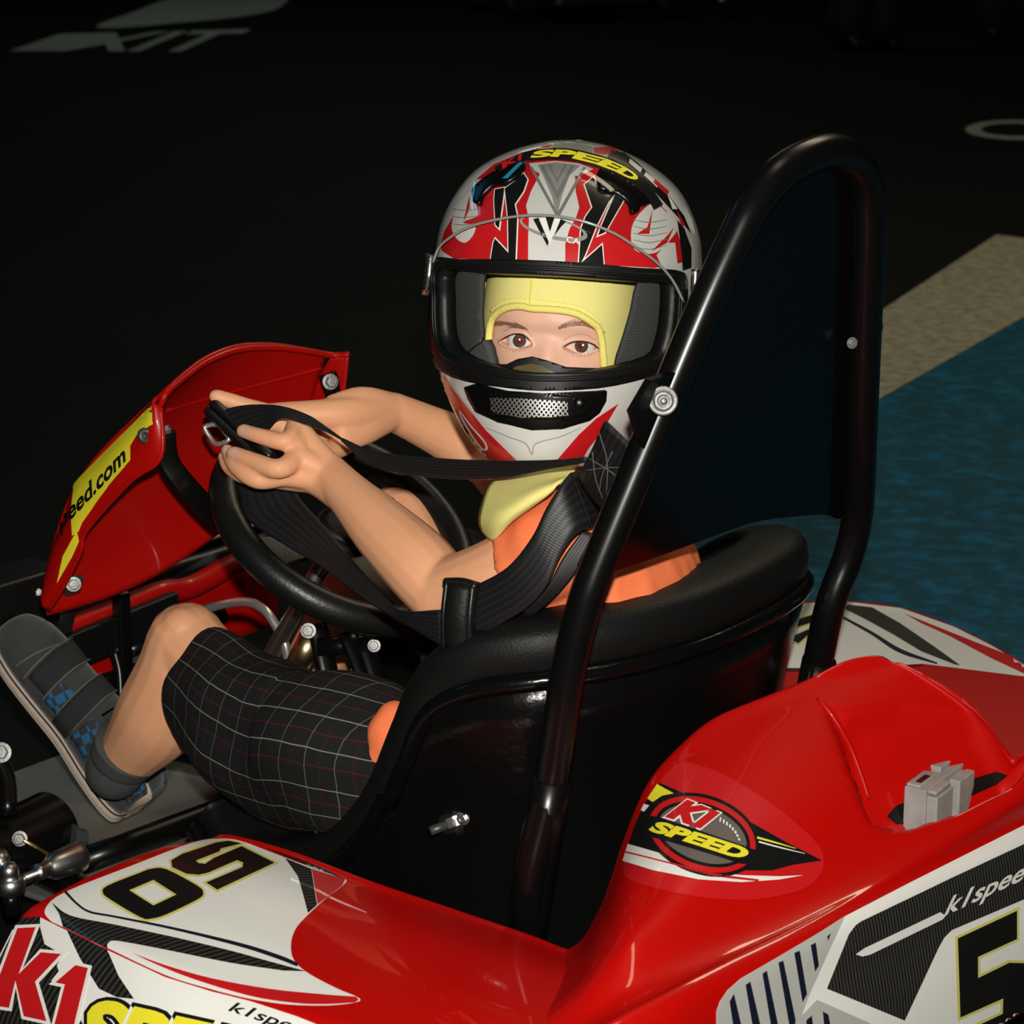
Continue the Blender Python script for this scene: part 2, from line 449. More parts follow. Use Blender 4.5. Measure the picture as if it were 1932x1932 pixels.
def text_shape(s, quad, bold=0.0, shear=0.0, grow=0.0, space=1.0, warp=None):
    """letter outlines stretched into a quad of photo pixels: bl, br, tr, tl"""
    c = bpy.data.curves.new('txt', 'FONT'); c.body = s; c.offset = bold + grow; c.shear = shear; c.resolution_u = 4; c.fill_mode = 'FRONT'; c.space_character = space
    o = bpy.data.objects.new('txt', c); COL.objects.link(o)
    dg = bpy.context.evaluated_depsgraph_get(); dg.update()
    me = bpy.data.meshes.new_from_object(o.evaluated_get(dg), depsgraph=dg)
    V = np.array([v.co[:2] for v in me.vertices])
    cnt = {}
    for p in me.polygons:
        n = len(p.vertices)
        for i in range(n):
            e = tuple(sorted((p.vertices[i], p.vertices[(i + 1) % n]))); cnt[e] = cnt.get(e, 0) + 1
    E = [e for e, k in cnt.items() if k == 1]
    bpy.data.objects.remove(o); bpy.data.meshes.remove(me); bpy.data.curves.remove(c)
    lo = V.min(0) + grow; hi = V.max(0) - grow
    U = (V - lo) / (hi - lo)
    bl, br, tr, tl = [np.array(q, float) for q in quad]
    if warp is None:
        W = np.array([(1 - u) * (1 - v) * bl + u * (1 - v) * br + u * v * tr + (1 - u) * v * tl for u, v in U])
    else:
        W = np.array([warp(u, v) for u, v in U])
    return W, E
# ================================================================== SETTING: floor
def asphalt():
    m = mat('asphalt', (0.0055, 0.0065, 0.0055), 0.75, bump=0.6, bscale=90, var=0.35, vscale=3.0, spec=0.12)
    return m
def worn(name, c1, c2, sc, lo, hi, st=(1, 1, 1)):
    m = mat(name, c1, 0.7, bump=0.35, bscale=120, spec=0.25)
    nt = m.node_tree; b = nt.nodes['Principled BSDF']
    tc = nt.nodes.new('ShaderNodeTexCoord'); mp = nt.nodes.new('ShaderNodeMapping'); mp.inputs['Scale'].default_value = st
    n = nt.nodes.new('ShaderNodeTexNoise'); n.inputs['Scale'].default_value = sc; n.inputs['Detail'].default_value = 8; n.inputs['Roughness'].default_value = 0.65
    r = nt.nodes.new('ShaderNodeValToRGB'); r.color_ramp.elements[0].position = lo; r.color_ramp.elements[1].position = hi
    r.color_ramp.elements[0].color = (*c1, 1); r.color_ramp.elements[1].color = (*c2, 1)
    nt.links.new(tc.outputs['Object'], mp.inputs[0]); nt.links.new(mp.outputs[0], n.inputs['Vector']); nt.links.new(n.outputs['Fac'], r.inputs[0]); nt.links.new(r.outputs[0], b.inputs['Base Color'])
    return m
flo = mk('floor', [(-8, -26, 0), (26, -26, 0), (26, 8, 0), (-8, 8, 0)], [(0, 3, 2, 1)], asphalt(), None, False)
flo.data.flip_normals(); tag(flo, kind='structure')
wallm = mat('dark_painted_block', (0.02, 0.021, 0.022), 0.8, bump=0.3, bscale=20, var=0.2, vscale=1.5)
tag(mk('wall_back', *boxVF((9, -26.1, 3), 17, .1, 3), wallm, None, False), kind='structure')
tag(mk('wall_right', *boxVF((26.1, -9, 3), .1, 17, 3), wallm, None, False), kind='structure')
def floor_patch(name, pts, m, z, label=None):
    o = mk(name, [(p[0], p[1], z) for p in pts], [tuple(range(len(pts)))], m, flo, False)
    if o.data.polygons[0].normal.z < 0: o.data.flip_normals()
    if label: o['label'] = label
    return o
def fp(px, py): return P(px, py, z=0.0)
a = fp(1880, 445); b = fp(1660, 590); c = fp(1660, 755); e = fp(1932, 600)
u1 = nrm((b - a)[:3]); u2 = nrm(c - e)
# broad cream border line, then blue paint inside it
a2 = fp(2100, 475)
low0, low1 = e - u2 * 1.2, e + u2 * 3.5
bl = mk('border_line', [(*q[:2], .004) for q in (a, a + u1 * 4.3, low1, e, low0, fp(2110, 505), a2)], [(0, 1, 2, 3), (0, 3, 4, 5, 6)], worn('worn_cream_paint', (0.20, 0.19, 0.14), (0.46, 0.43, 0.32), 34, 0.34, 0.64), flo, False)
bl['label'] = 'worn cream painted border line'
if bl.data.polygons[0].normal.z < 0: bl.data.flip_normals()
sh_ = (b - c) * .1
floor_patch('painted_zone', [low0 + sh_, low1 + sh_, low1 + np.array([-6, -2.5, 0]), low0 + np.array([-6, -2.5, 0])], worn('worn_blue_paint', (0.003, 0.065, 0.098), (0.002, 0.145, 0.29), 20, 0.46, 0.68), 0.002, 'worn blue painted zone')
paintw = mat('faded_white_paint', (0.36, 0.38, 0.34), 0.75, var=0.2, vscale=2)
floor_patch('floor_marking', [fp(*q) for q in sm([(182, 50), (250, 24), (330, -5), (440, -22), (540, -14), (534, 10), (500, 24), (420, 36), (330, 44), (230, 53)], 5)], paintw, 0.003, 'pale oval floor marking')
def floor_text(s, quad, name):
    W, E = text_shape(s, quad, bold=0.02)
    # triangulate the letters on the floor
    allv = [Vector(w) for w in W]
    vo, eo, fo = delaunay_2d_cdt(allv, E, [], 2, 1e-5)[:3]
    Vv = [P(v[0], v[1], z=0.004) for v in vo]
    o = mk(name, Vv, [tuple(f) for f in fo], paintw, flo, False)
    return o
floor_text('EXIT', [(18, 96), (385, 97), (474, 55), (112, 64)], 'floor_lettering')['label'] = 'faded white lettering reading EXIT'
floor_text('C', [(1812, 258), (1955, 266), (1960, 226), (1830, 226)], 'floor_lettering')['label'] = 'faded white letter at the right'
# ================================================================== GO-KART
kart = empty('go_kart', (0, 0, 0))
tag(kart, 'red and white go-kart numbered 50 with black seat and roll hoop', 'go-kart')
YC = 0.03

# ---- side pods
def pod_grid(A, B, dome=0.012):
    rows = []
    n = len(A)
    for i, (a, b) in enumerate(zip(A, B)):
        a = np.array(a); b = np.array(b)
        out = nrm(np.array([b[0] - a[0], b[1] - a[1], 0]))
        r = [a + np.array([0, 0, -0.10]) - out * 0.004, a + np.array([0, 0, -0.03]) - out * 0.003, a]
        for t, h in ((.08, .3), (.33, 1), (.66, 1.0), (.9, .55)):
            r.append(a + (b - a) * t + ZZ * dome * h)
        r += [b + ZZ * 0.002, b + out * 0.018 - ZZ * 0.016, b + out * 0.045 - ZZ * 0.06, b + out * 0.06 - ZZ * 0.11, b + out * 0.05 - ZZ * 0.15]
        rows.append(r)
    f = [p + np.array([0.02, 0, -0.012]) for p in rows[0]]; f2 = [p + np.array([0.028, 0, -0.05]) for p in rows[0]]
    return [f2, f] + rows
Apx = [(440, 1579, .265), (560, 1611, .262), (700, 1664, .252), (850, 1715, .24), (1000, 1766, .228), (1075, 1795, .222)]
Bpx = [(75, 1728, .245), (270, 1820, .245), (460, 1890, .24), (700, 1962, .235), (900, 2010, .23), (1040, 2040, .225)]
A = [P(x, y, z=z) for x, y, z in Apx]; B = [P(x, y, z=z) for x, y, z in Bpx]
A += [A[-1] + np.array([-.05, -.01, -.002]), A[-1] + np.array([-.09, -.02, -.01])]
B += [B[-1] + np.array([-.02, -.02, -.012]), B[-1] + np.array([-.035, -.05, -.035])]
podV, podF = gridVF(surf(pod_grid(A, B), 10, 7))
pod = mk('side_pod', podV, podF, M['red'], kart); pod['label'] = 'left side pod with number 50'
pod_bvh = bvh_of(pod)
thick(pod, 0.004)
# mirrored pod on the far side, a little wider as the photograph shows
def mir(p, k=0.0): return np.array([p[0], 2 * YC - p[1] - k, p[2]])
BRp = [(1350, 1160, .27), (1440, 1147, .27), (1520, 1138, .27), (1600, 1137, .27), (1700, 1149, .268), (1800, 1184, .264), (1870, 1219, .262), (1932, 1256, .26), (2040, 1330, .255), (2150, 1410, .25)]
BR = [P(x, y, z=z) for x, y, z in BRp]
AR = [np.array([b[0], b[1] + .30, b[2] - .005 - .02 * i / 9]) for i, b in enumerate(BR)]
podR = mk('side_pod', *gridVF(surf(pod_grid(AR, BR, .006), 8, 7)), M['red'], kart); podR['label'] = 'right side pod with number 50'
podR_bvh = bvh_of(podR); thick(podR, 0.004)

# ---- rear cover (cowl behind the seat)
D = [P(x, y_, y=w) for x, y_, w in [(1050, 1800, .30), (1098, 1772, .288), (1140, 1700, .26), (1165, 1632, .235), (1185, 1570, .21), (1228, 1472, .175), (1290, 1402, .132), (1355, 1352, .09), (1450, 1312, .04), (1525, 1282, .0), (1600, 1246, -.04), (1655, 1237, -.07)]]
ZE = .265
Ee = [P(x, y_, z=z) for x, y_, z in [(960, 2030, .235), (1060, 1978, .248), (1130, 1940, .256), (1200, 1903, .262), (1270, 1868, ZE), (1370, 1819, ZE), (1480, 1767, ZE), (1590, 1714, ZE), (1710, 1655, ZE), (1830, 1596, ZE), (1960, 1532, ZE), (2080, 1473, ZE)]]
Gg = {10: None}
rightcol = [P(1655, 1237, y=-.07), P(1730, 1268, y=-.085), P(1830, 1334, y=-.105), P(1932, 1425, y=-.125), P(2010, 1468, y=-.15)]
cols = []
for c, (d, e) in enumerate(zip(D, Ee)):
    col = [d + np.array([.02, 0, -.06]), d + np.array([.006, 0, -.012]), d]
    t_right = max(0, (c - 6) / (len(D) - 1 - 6)) ** 1.3
    L = np.linalg.norm(e - d)
    for k, t in enumerate((.1, .25, .45, .65, .82, .93)):
        base = d + (e - d) * t
        hump = math.sin(pi * min(1, t * 1.05)) * .016 * (1 if c > 2 else .35 * c)
        valley = -.014 * math.exp(-((t - .86) / .10) ** 2)
        p = base + ZZ * (hump + valley)
        if t_right > 0:
            j = t * 4; i0 = min(int(j), 3); g = rightcol[i0] + (rightcol[i0 + 1] - rightcol[i0]) * (j - i0)
            p = p * (1 - t_right) + g * t_right
        col.append(p)
    e2 = e if t_right == 0 else e
    col += [e2, e2 + np.array([-.012, 0, -.012]), e2 + np.array([-.02, 0, -.05]), e2 + np.array([-.03, 0, -.10]), e2 + np.array([-.035, 0, -.17])]
    cols.append(col)
last = cols[-1]
for dy, dz in ((-.012, -.012), (-.03, -.06), (-.05, -.15), (-.16, -.22)):
    cols.append([q + np.array([0, dy, dz if i < 9 else dz * .25]) for i, q in enumerate(last)])
Gd = surf(cols, 12, 9)
# moulded pocket for the charging socket
pocket = np.array([(1545, 1318), (1600, 1345), (1700, 1330), (1840, 1350), (1925, 1410), (1932, 1452), (1905, 1480), (1800, 1530), (1700, 1560), (1655, 1545), (1620, 1470), (1590, 1395)], float)
def sdist(q, poly):
    inside = False; dm = 1e9; n = len(poly)
    for i in range(n):
        a = poly[i]; b = poly[(i + 1) % n]
        ab = b - a; t = max(0, min(1, ((q - a) @ ab) / (ab @ ab))); dm = min(dm, np.linalg.norm(q - a - ab * t))
        if (a[1] > q[1]) != (b[1] > q[1]) and q[0] < (b[0] - a[0]) * (q[1] - a[1]) / (b[1] - a[1]) + a[0]: inside = not inside
    return dm if inside else -dm
for i in range(Gd.shape[0]):
    for j in range(Gd.shape[1]):
        px, py = proj(Gd[i, j])
        if 1480 < px < 2000 and 1280 < py < 1600:
            s = sdist(np.array([px, py]), pocket)
            if s > -8:
                k = min(1, max(0, (s + 8) / 26)); k = k * k * (3 - 2 * k)
                low = min(1, max(0, (py - 1310) / 150)) * min(1, max(0, (px - 1530) / 90))
                Gd[i, j] += (np.array([.25, 0, -1.0]) * .052) * k * low
cover = mk('rear_cover', *gridVF(Gd), M['red'], kart); cover['label'] = 'glossy red rear cowl with socket pocket'
cov_bvh = bvh_of(cover); thick(cover, 0.004)
# socket opening and connector
decal('socket_opening', [[(1672, 1540), (1690, 1520), (1800, 1480), (1880, 1455), (1902, 1462), (1880, 1480), (1790, 1520), (1715, 1556), (1690, 1555)]], cov_bvh, M['blackplastic'], cover, 0.001)
c0 = np.array(cov_bvh.ray_cast(Vector(CAM), Vector(ray(1770, 1515)).normalized())[0])
def connector():
    root = np.array(c0) + np.array([0.004, 0, -0.006])
    g = G()
    ax = np.array([nrm(np.array([.06, -1, 0.03])), nrm(np.array([-1, -.06, 0])), [0, 0, 1.0]])
    q = lambda a, b, c: root + ax[0] * a + ax[1] * b + ax[2] * c
    g.add(*boxVF(q(0, 0, .012), .042, .011, .022, ax))
    g.add(*boxVF(q(-.022, .013, .008), .017, .008, .020, ax)); g.add(*boxVF(q(.024, .013, .008), .016, .008, .020, ax))
    g.add(*boxVF(q(-.022, .014, .031), .015, .005, .002, ax)); g.add(*boxVF(q(.022, -.004, .036), .018, .007, .003, ax)); g.add(*boxVF(q(-.020, -.004, .034), .018, .007, .002, ax))
    o = g.obj('charging_connector', M['greyblock'], cover, False); bevel(o, .0015)
    for a in (-.022, .024): mk('contact_slot', *boxVF(q(a, -.002, .0345), .010, .003, .0016, ax), M['blackplastic'], cover, False)
connector()
# shallow pressed groove beside the pocket
grv = cr([(1543, 1318), (1570, 1350), (1600, 1400), (1622, 1455), (1640, 1510)], 5)
pts = [np.array(cov_bvh.ray_cast(Vector(CAM), Vector(ray(*q)).normalized())[0]) for q in grv]
tube('moulded_rib', pts, [.0022] * len(pts), M['red'], cover, n=1, seg=8)

# ---- roll hoop
HP0, HN = (-.237, 0, .35), (1, 0, .2)
hpx = [(992, 1800), (1000, 1652), (1042, 1466), (1070, 1279), (1100, 1150), (1131, 1060), (1225, 830), (1324, 590), (1385, 455), (1422, 385), (1480, 320), (1560, 285), (1612, 305), (1636, 360), (1640, 440), (1634, 590), (1626, 800), (1619, 960), (1600, 1050), (1567, 1140), (1541, 1261), (1528, 1330), (1505, 1450)]
hp = [PL(x, y, HP0, HN) for x, y in hpx]
hoop = tube('roll_hoop', hp, .0152, M['blackgloss'], kart, seg=20, n=6); hoop['label'] = 'black glossy tubular roll hoop'
# socket collars at the hoop feet
for i, (a, b) in enumerate((((1042, 1466), (985, 1830)), ((1546, 1245), (1505, 1450)))):
    tube('hoop_socket', [PL(*a, HP0, HN), PL(*b, HP0, HN)], .0172, M['blackgloss'], hoop, seg=18, n=3)
# headrest panel clamped in the hoop
pf = np.array([.012, 0, .0024])
outl = [(1118, 1090), (1150, 1010), (1235, 800), (1330, 580), (1392, 445), (1440, 370), (1500, 318), (1565, 300), (1610, 325), (1622, 380), (1622, 590), (1614, 800), (1606, 972), (1560, 976), (1450, 988), (1380, 1010), (1300, 1040), (1200, 1075)]
po = [PL(x, y, HP0, HN) + pf for x, y in cr(outl, 4, True)]
vo, eo, fo = delaunay_2d_cdt([Vector((p[1], p[2])) for p in po], [(i, (i + 1) % len(po)) for i in range(len(po))], [], 1, 1e-6)[:3]
kx = lambda y, z: HP0[0] - .2 * (z - HP0[2]) + .012
pan = mk('headrest_panel', [(kx(v[0], v[1]), v[0], v[1]) for v in vo], [tuple(f) for f in fo], M['blackpanel'], hoop, False); solid(pan, .008, 0)
pan['label'] = 'flat black gloss headrest panel'
# bolts and tabs on the hoop
def on_hoop(px, py, dx=-.016): return PL(px, py, HP0, HN) + np.array([dx, 0, 0])
tab = [PL(x, y, HP0, HN) + np.array([-.004, 0, 0]) for x, y in [(1262, 700), (1215, 715), (1180, 775), (1205, 850), (1160, 960), (1130, 1060), (1185, 985)]]
solid(mk('belt_bracket', tab, [tuple(range(7))], M['blackgloss'], hoop, False), .006, 0)
cv = nrm(np.array(CAM) - PL(1228, 752, HP0, HN))
V, Fc = lathe(on_hoop(1228, 752, -.012), nrm(cv + np.array([-.4, .3, 0])), [(0, .0122), (.0030, .0122), (.0036, .0116), (.0037, .0098), (.0032, .0092), (.0032, .0086), (.006, .0082), (.0068, .0074), (.007, .0050), (.0064, .0046), (.0064, .0030), (.0074, .0026), (.0076, .0006)], 32)
mk('bolt_cap', V, Fc, M['boltsteel'], hoop)
bolt('bolt', on_hoop(1600, 646, -.004), (-1, .6, .1), .004, M['boltsteel'], hoop, .004)
V, Fc = lathe(PL(1640, 620, HP0, HN) + np.array([.006, -.004, 0]), (.55, -.8, .0), [(0, .016), (.02, .016), (.026, .012), (.028, .004)], 20)
mk('rubber_stop', V, Fc, M['rubber'], hoop)

# ---- seat
rail = [(.27, .165, .172), (.235, .170, .150), (.155, .178, .150), (.06, .19, .195), (-.005, .198, .262), (-.045, .2, .34), (-.075, .2, .400), (-.115, .192, .430), (-.16, .165, .442), (-.195, .105, .447), (-.213, .02, .450), (-.204, -.095, .449), (-.182, -.172, .447), (-.135, -.212, .435), (-.08, -.215, .400), (-.045, -.20, .34), (-.005, -.18, .262), (.06, -.15, .195), (.155, -.138, .150), (.235, -.13, .15), (.27, -.125, .172)]
rail = [np.array(r) for r in rail]
ctr = np.array([.02, .02, .3])
seat = empty('seat', (0, 0, 0), kart); seat['label'] = 'black padded bucket seat'
R2 = cr(rail, 6)
# padded rim: rounded-square band
rimV = []; K = len(R2); seg = 16
def rim_frame(i):
    t = nrm(R2[min(i + 1, K - 1)] - R2[max(i - 1, 0)])
    o = R2[i] - np.array([min(max(R2[i][0], -.06), .3), .02, 0]); o[2] = 0
    o = nrm(o); o = nrm(o - t * (o @ t)); return t, o, nrm(np.cross(t, o))
for i in range(K):
    t, o, u = rim_frame(i)
    if u[2] < 0 or (abs(u[2]) < .2 and u[0] > 0): u = -u
    s = .60 + .40 * min(1, i / 10, (K - 1 - i) / 10)
    for k in range(seg):
        a = 2 * pi * k / seg; c, s_ = math.cos(a), math.sin(a)
        c = math.copysign(abs(c) ** .62, c); s_ = math.copysign(abs(s_) ** .62, s_)
        rimV.append(R2[i] + o * c * .036 * s + u * s_ * .026 * s)
rimF = [(i * seg + k, i * seg + (k + 1) % seg, (i + 1) * seg + (k + 1) % seg, (i + 1) * seg + k) for i in range(K - 1) for k in range(seg)]
rimF += [tuple(range(seg)), tuple((K - 1) * seg + k for k in range(seg))[::-1]]
mk('seat_rim_pad', rimV, rimF, M['blackpad'], seat)
# moulded lip under the pad and shell below it
lip = []
for i in range(K):
    t, o, u = rim_frame(i); lip.append(R2[i] + o * .034 - ZZ * .026 * (1 if R2[i][2] > .3 else .5))
tube('shell_lip', lip, [.009] * K, M['blackseat'], seat, n=1, seg=10)
rows = []
for h in range(9):
    t = h / 8
    row = []
    for i in range(K):
        p = lip[i]; zb = .05
        z = p[2] * (1 - t) + zb * t
        f = 1 - .14 * t - .05 * math.sin(pi * t)
        cx = max(min(p[0], .25), -.03) * .35
        q = np.array([cx + (p[0] - cx) * f, .02 + (p[1] - .02) * f, z])
        row.append(q)
    rows.append(row)
sh = mk('seat_shell', *gridVF(np.array(rows)), M['blackseat'], seat); solid(sh, .005, 0)
# cushion inside
cu = [(.25, .02, .10), (.12, .02, .085), (0, .02, .09), (-.10, .02, .14), (-.16, .02, .25), (-.185, .02, .36), (-.195, .02, .43)]
cw = [(.13, .012), (.145, .014), (.15, .016), (.15, .016), (.145, .014), (.14, .012), (.11, .008)]
mk('seat_cushion', *tubeVF(cu, cw, 20, 5, up=(-.3, 0, 1), sq=3.2), M['blackpad'], seat)
seat_bvh = bvh_of(sh)
bh = seat_bvh.ray_cast(Vector(CAM), Vector(ray(853, 1552)).normalized())[0]; bp_ = np.array(bh) + nrm(np.array(CAM) - np.array(bh)) * .006
bolt('bolt', bp_ + np.array([0, -.006, 0]), (.35, 1, -.15), .0095, M['steel'], seat, .014)
mk('bolt', *tubeVF([bp_, bp_ + np.array([.35, 1, -.15]) * .022], .0045, 10, 2), M['darkgrey'], seat)
bolt('bolt', bp_ + np.array([-.010, -.004, .006]), (-.35, 1, .1), .005, M['steel'], seat, .006)

# ---- steering wheel
WC = P(650, 993, y=0.0); fi = math.radians(56)
wu = np.array([0, 1.0, 0]); wv = np.array([math.sin(fi), 0, math.cos(fi)]); wn = np.cross(wu, wv); wn = wn if wn[2] > 0 else -wn
steer = empty('steering_wheel', (0, 0, 0), kart); steer['label'] = 'black padded three spoke steering wheel'
ring = [WC + .136 * (math.cos(t) * wu + math.sin(t) * wv * (1.0 if math.sin(t) < .0 else .97)) for t in np.linspace(0, 2 * pi, 40, endpoint=False)]
tube('rim', ring, .0165, M['wheelrim'], steer, seg=18, n=2, closed=True)
hubc = WC - wn * .012
for nm, a in (('spoke', 0), ('spoke', pi), ('spoke', -pi / 2)):
    dirv = math.cos(a) * wu + math.sin(a) * wv; sd = np.cross(wn, dirv)
    g = G(); rows = []
    for r_, hw, l in ((.02, .026, 0), (.05, .02, 0.0), (.085, .019, .003), (.115, .024, .008), (.134, .03, .012)):
        c = hubc + dirv * r_ + wn * l
        rows.append([c - sd * hw - wn * .003, c - sd * hw + wn * .003, c + sd * hw + wn * .003, c + sd * hw - wn * .003])
    Gs = np.array(rows); Vv, Ff = gridVF(Gs, cv=True); n4 = len(rows)
    Ff += [(0, 1, 2, 3), (4 * n4 - 1, 4 * n4 - 2, 4 * n4 - 3, 4 * n4 - 4)]
    o = mk(nm, Vv, Ff, M['blackplastic'], steer, False); bevel(o, .0025)
mk('hub', *lathe(hubc - wn * .012, wn, [(0, .03), (.006, .034), (.018, .034), (.022, .03)], 28), M['blackplastic'], steer)
pad = mk('hub_pad', *lathe(hubc + wn * .008, wn, [(0, .027), (.006, .026), (.008, .02)], 28), M['blackpad'], steer)
slot = hubc - wu * .075 + wn * .0045
# column and support
colb = WC - wn * .30 
tube('steering_column', [hubc - wn * .01, colb], .010, M['steel'], kart, n=3, seg=14)
sup = empty('column_support', (0, 0, 0), kart)
for a, b in (((598, 1178), (628, 1285)), ((655, 1195), (718, 1325)), ((690, 1215), (735, 1330))):
    p0 = P(*a, y=.02); p1 = P(*b, y=.035) + np.array([0, 0, -.02])
    mk('support_leg', *tubeVF([p0, p0 * .5 + p1 * .5 + np.array([0, 0, .003]), p1], [(.012, .006)] * 3, 10, 4), M['blackgloss'], sup)
tube('support_crossbar', [P(600, 1222, y=.03), P(690, 1215, y=.0)], .011, M['blackgloss'], sup, n=2)
bolt('bolt', P(582, 1190, y=.045), (-.6, .8, .3), .006, M['boltsteel'], sup, .007)
bolt('bolt', P(706, 1218, y=.02), (-.6, .8, .3), .005, M['boltsteel'], sup, .006)
tube('column_sleeve', [P(560, 1260, y=.03), P(590, 1200, y=.02)], .014, M['brass'], kart, n=2, seg=16)
# chrome bar looping up in front of the wheel
tube('pedal_bar', [P(x, y, y=.0) for x, y in [(330, 1172), (380, 1152), (430, 1138), (470, 1136), (500, 1152), (520, 1180), (538, 1215), (545, 1260)]], .0052, M['chrome'], kart, n=6, seg=14)
tube('brake_pedal', [P(x, y, y=.02) for x, y in [(90, 1250), (125, 1256), (155, 1280), (178, 1315), (192, 1350), (195, 1390), (185, 1450)]], .0062, M['chrome'], kart, n=6, seg=14)

# ---- front fairing: bowed panel with side flanges turned back towards the driver
fair = empty('front_fairing', (0, 0, 0), kart); fair['label'] = 'red front fairing panel'
def fa(x, y, yy): return P(x, y, y=yy)
rl = [fa(300, 748, .145), fa(150, 905, .155), fa(86, 1085, .165), fa(84, 1158, .165)]          # left outer fold
rr = [fa(657, 672, -.145), None, None, None]
rr = [fa(612, 676, -.115), np.array([.40, -.12, .52]), np.array([.43, -.125, .46]), np.array([.45, -.12, .43])]
rl[3] = fa(88, 1160, .16)
rowsf = []
for i, (l, r) in enumerate(zip(rl, rr)):
    bow = (.055, .05, .035, .02)[i]
    row = []
    for t in (0, .12, .3, .5, .7, .88, 1):
        b = math.sin(pi * t)
        row.append(l + (r - l) * t + np.array([.4 * bow, 0, (.022, .0, -.01, -.03)[i]]) * b)
    rowsf.append(row)
top = [q + np.array([-.010, 0, .004]) for q in rowsf[0]]
front = mk('panel', *gridVF(surf([top] + rowsf, 8, 5)), M['redflat'], fair); solid(front, .004, 0)
# raised inner step under the top edge
fb = bvh_of(front); rb = []
for q in cr([(312, 772), (400, 748), (500, 721), (575, 702), (606, 693)], 6):
    h_ = fb.ray_cast(Vector(CAM), Vector(ray(*q)).normalized())[0]
    if h_ is not None: rb.append(np.array(h_))
tube('pressed_rib', rb, [.0032] * len(rb), M['redflat'], fair, n=1, seg=8)
# left flange: outer fold -> free rear edge
fe = [fa(303, 765, .15), fa(303, 862, .16), fa(245, 908, .168), fa(163, 1000, .172), fa(152, 1040, .172), fa(120, 1105, .172), fa(92, 1150, .17)]
fo_ = [fa(299, 748, .145), fa(262, 788, .149), fa(205, 850, .153), fa(148, 906, .156), fa(126, 970, .159), fa(100, 1040, .163), fa(85, 1120, .166)]
fl_rows = [[a * (1 - t) + b * t + np.array([0, .008 * math.sin(pi * t), 0]) for t in (0, .3, .7, 1)] for a, b in zip(fo_, fe)]
flange = mk('side_flange', *gridVF(surf(fl_rows, 8, 5)), M['redflat'], fair); fl_bvh = bvh_of(flange); solid(flange, .004, 0)
tube('flange_edge', fe, .0028, M['redflat'], fair, n=6, seg=8)
# right flange
fr_o = [rr[0] + np.array([-.010, 0, .004]), rr[0] * .5 + rr[1] * .5, rr[1], rr[2]]
fr_e = [q + np.array([-.036, -.006, -.012]) for q in fr_o]; fr_e[0] = fr_o[0] + np.array([-.018, -.010, .002])
solid(mk('side_flange', *gridVF(surf([[a * (1 - t) + b * t for t in (0, .5, 1)] for a, b in zip(fr_o, fr_e)], 8, 5)), M['redflat'], fair), .004, 0)
tube('top_edge', [fe[0]] + [q + np.array([-.001, 0, .001]) for q in top] + [fr_e[0]], .0035, M['redflat'], fair, n=5, seg=10)
# stays and bolts
mk('stay', *tubeVF([fa(310, 815, .135), fa(318, 870, .132), fa(350, 915, .12), fa(400, 968, .09), fa(440, 1000, .06)], [(.012, .004)] * 5, 10, 4, sq=4, up=(-1, .5, .3)), M['blackgloss'], fair)
mk('stay', *tubeVF([fa(618, 705, -.11), fa(628, 735, -.115), fa(655, 800, -.13), fa(690, 900, -.14)], [(.011, .004)] * 4, 10, 4, sq=4, up=(-1, .5, .3)), M['blackgloss'], fair)
bolt('bolt', fa(622, 720, -.105) + np.array([-.004, .004, .001]), (-.8, .5, .2), .0065, M['boltsteel'], fair, .010)
bolt('bolt', fa(306, 812, .14), (-.7, -.5, .2), .005, M['boltsteel'], fair, .008)
h = fl_bvh.ray_cast(Vector(CAM), Vector(ray(275, 822)).normalized())[0]
if h is not None:
    hh = np.array(h); nn = nrm(np.array(CAM) - hh)
    mk('bolt', *lathe(hh, nrm(nn + np.array([0, .4, 0])), [(0, .0085), (.003, .0085), (.005, .0065), (.0052, .003), (.0035, .0025)], 20), M['darkgrey'], fair)
mk('bracket', *tubeVF([fa(140, 1090, .15), fa(136, 1120, .13), fa(124, 1180, .04), fa(118, 1222, -.03)], [(.010, .0025)] * 4, 8, 4, sq=4, up=(-1, .6, .2)), M['darkgrey'], fair)
bolt('bolt', fa(139, 1100, .152) + np.array([-.003, .003, 0]), (-.8, .6, .2), .006, M['boltsteel'], fair, .007)
# lettering on the flange
def on(px, py): return (px, py)
decal('yellow_sticker', [op([(143, 925), (152, 905), (290, 766)], 4) + [(291, 800), (262, 822), (250, 842), (250, 868)] + op([(250, 868), (205, 920), (158, 985)], 3) + [(152, 1000), (140, 1010), (138, 965)]], fl_bvh, M['yellow'], fair, .003, 7)
decal('yellow_flare', [[(148, 1000), (152, 1020), (138, 1050), (110, 1098), (122, 1050)]], fl_bvh, M['yellow'], fair, .003, 7)
decal('sticker_lettering', text_shape('peed.com', [(120, 1012), (243, 880), (240, 838), (118, 968)], bold=.03), fl_bvh, M['blackvinyl'], fair, .0036, 6)

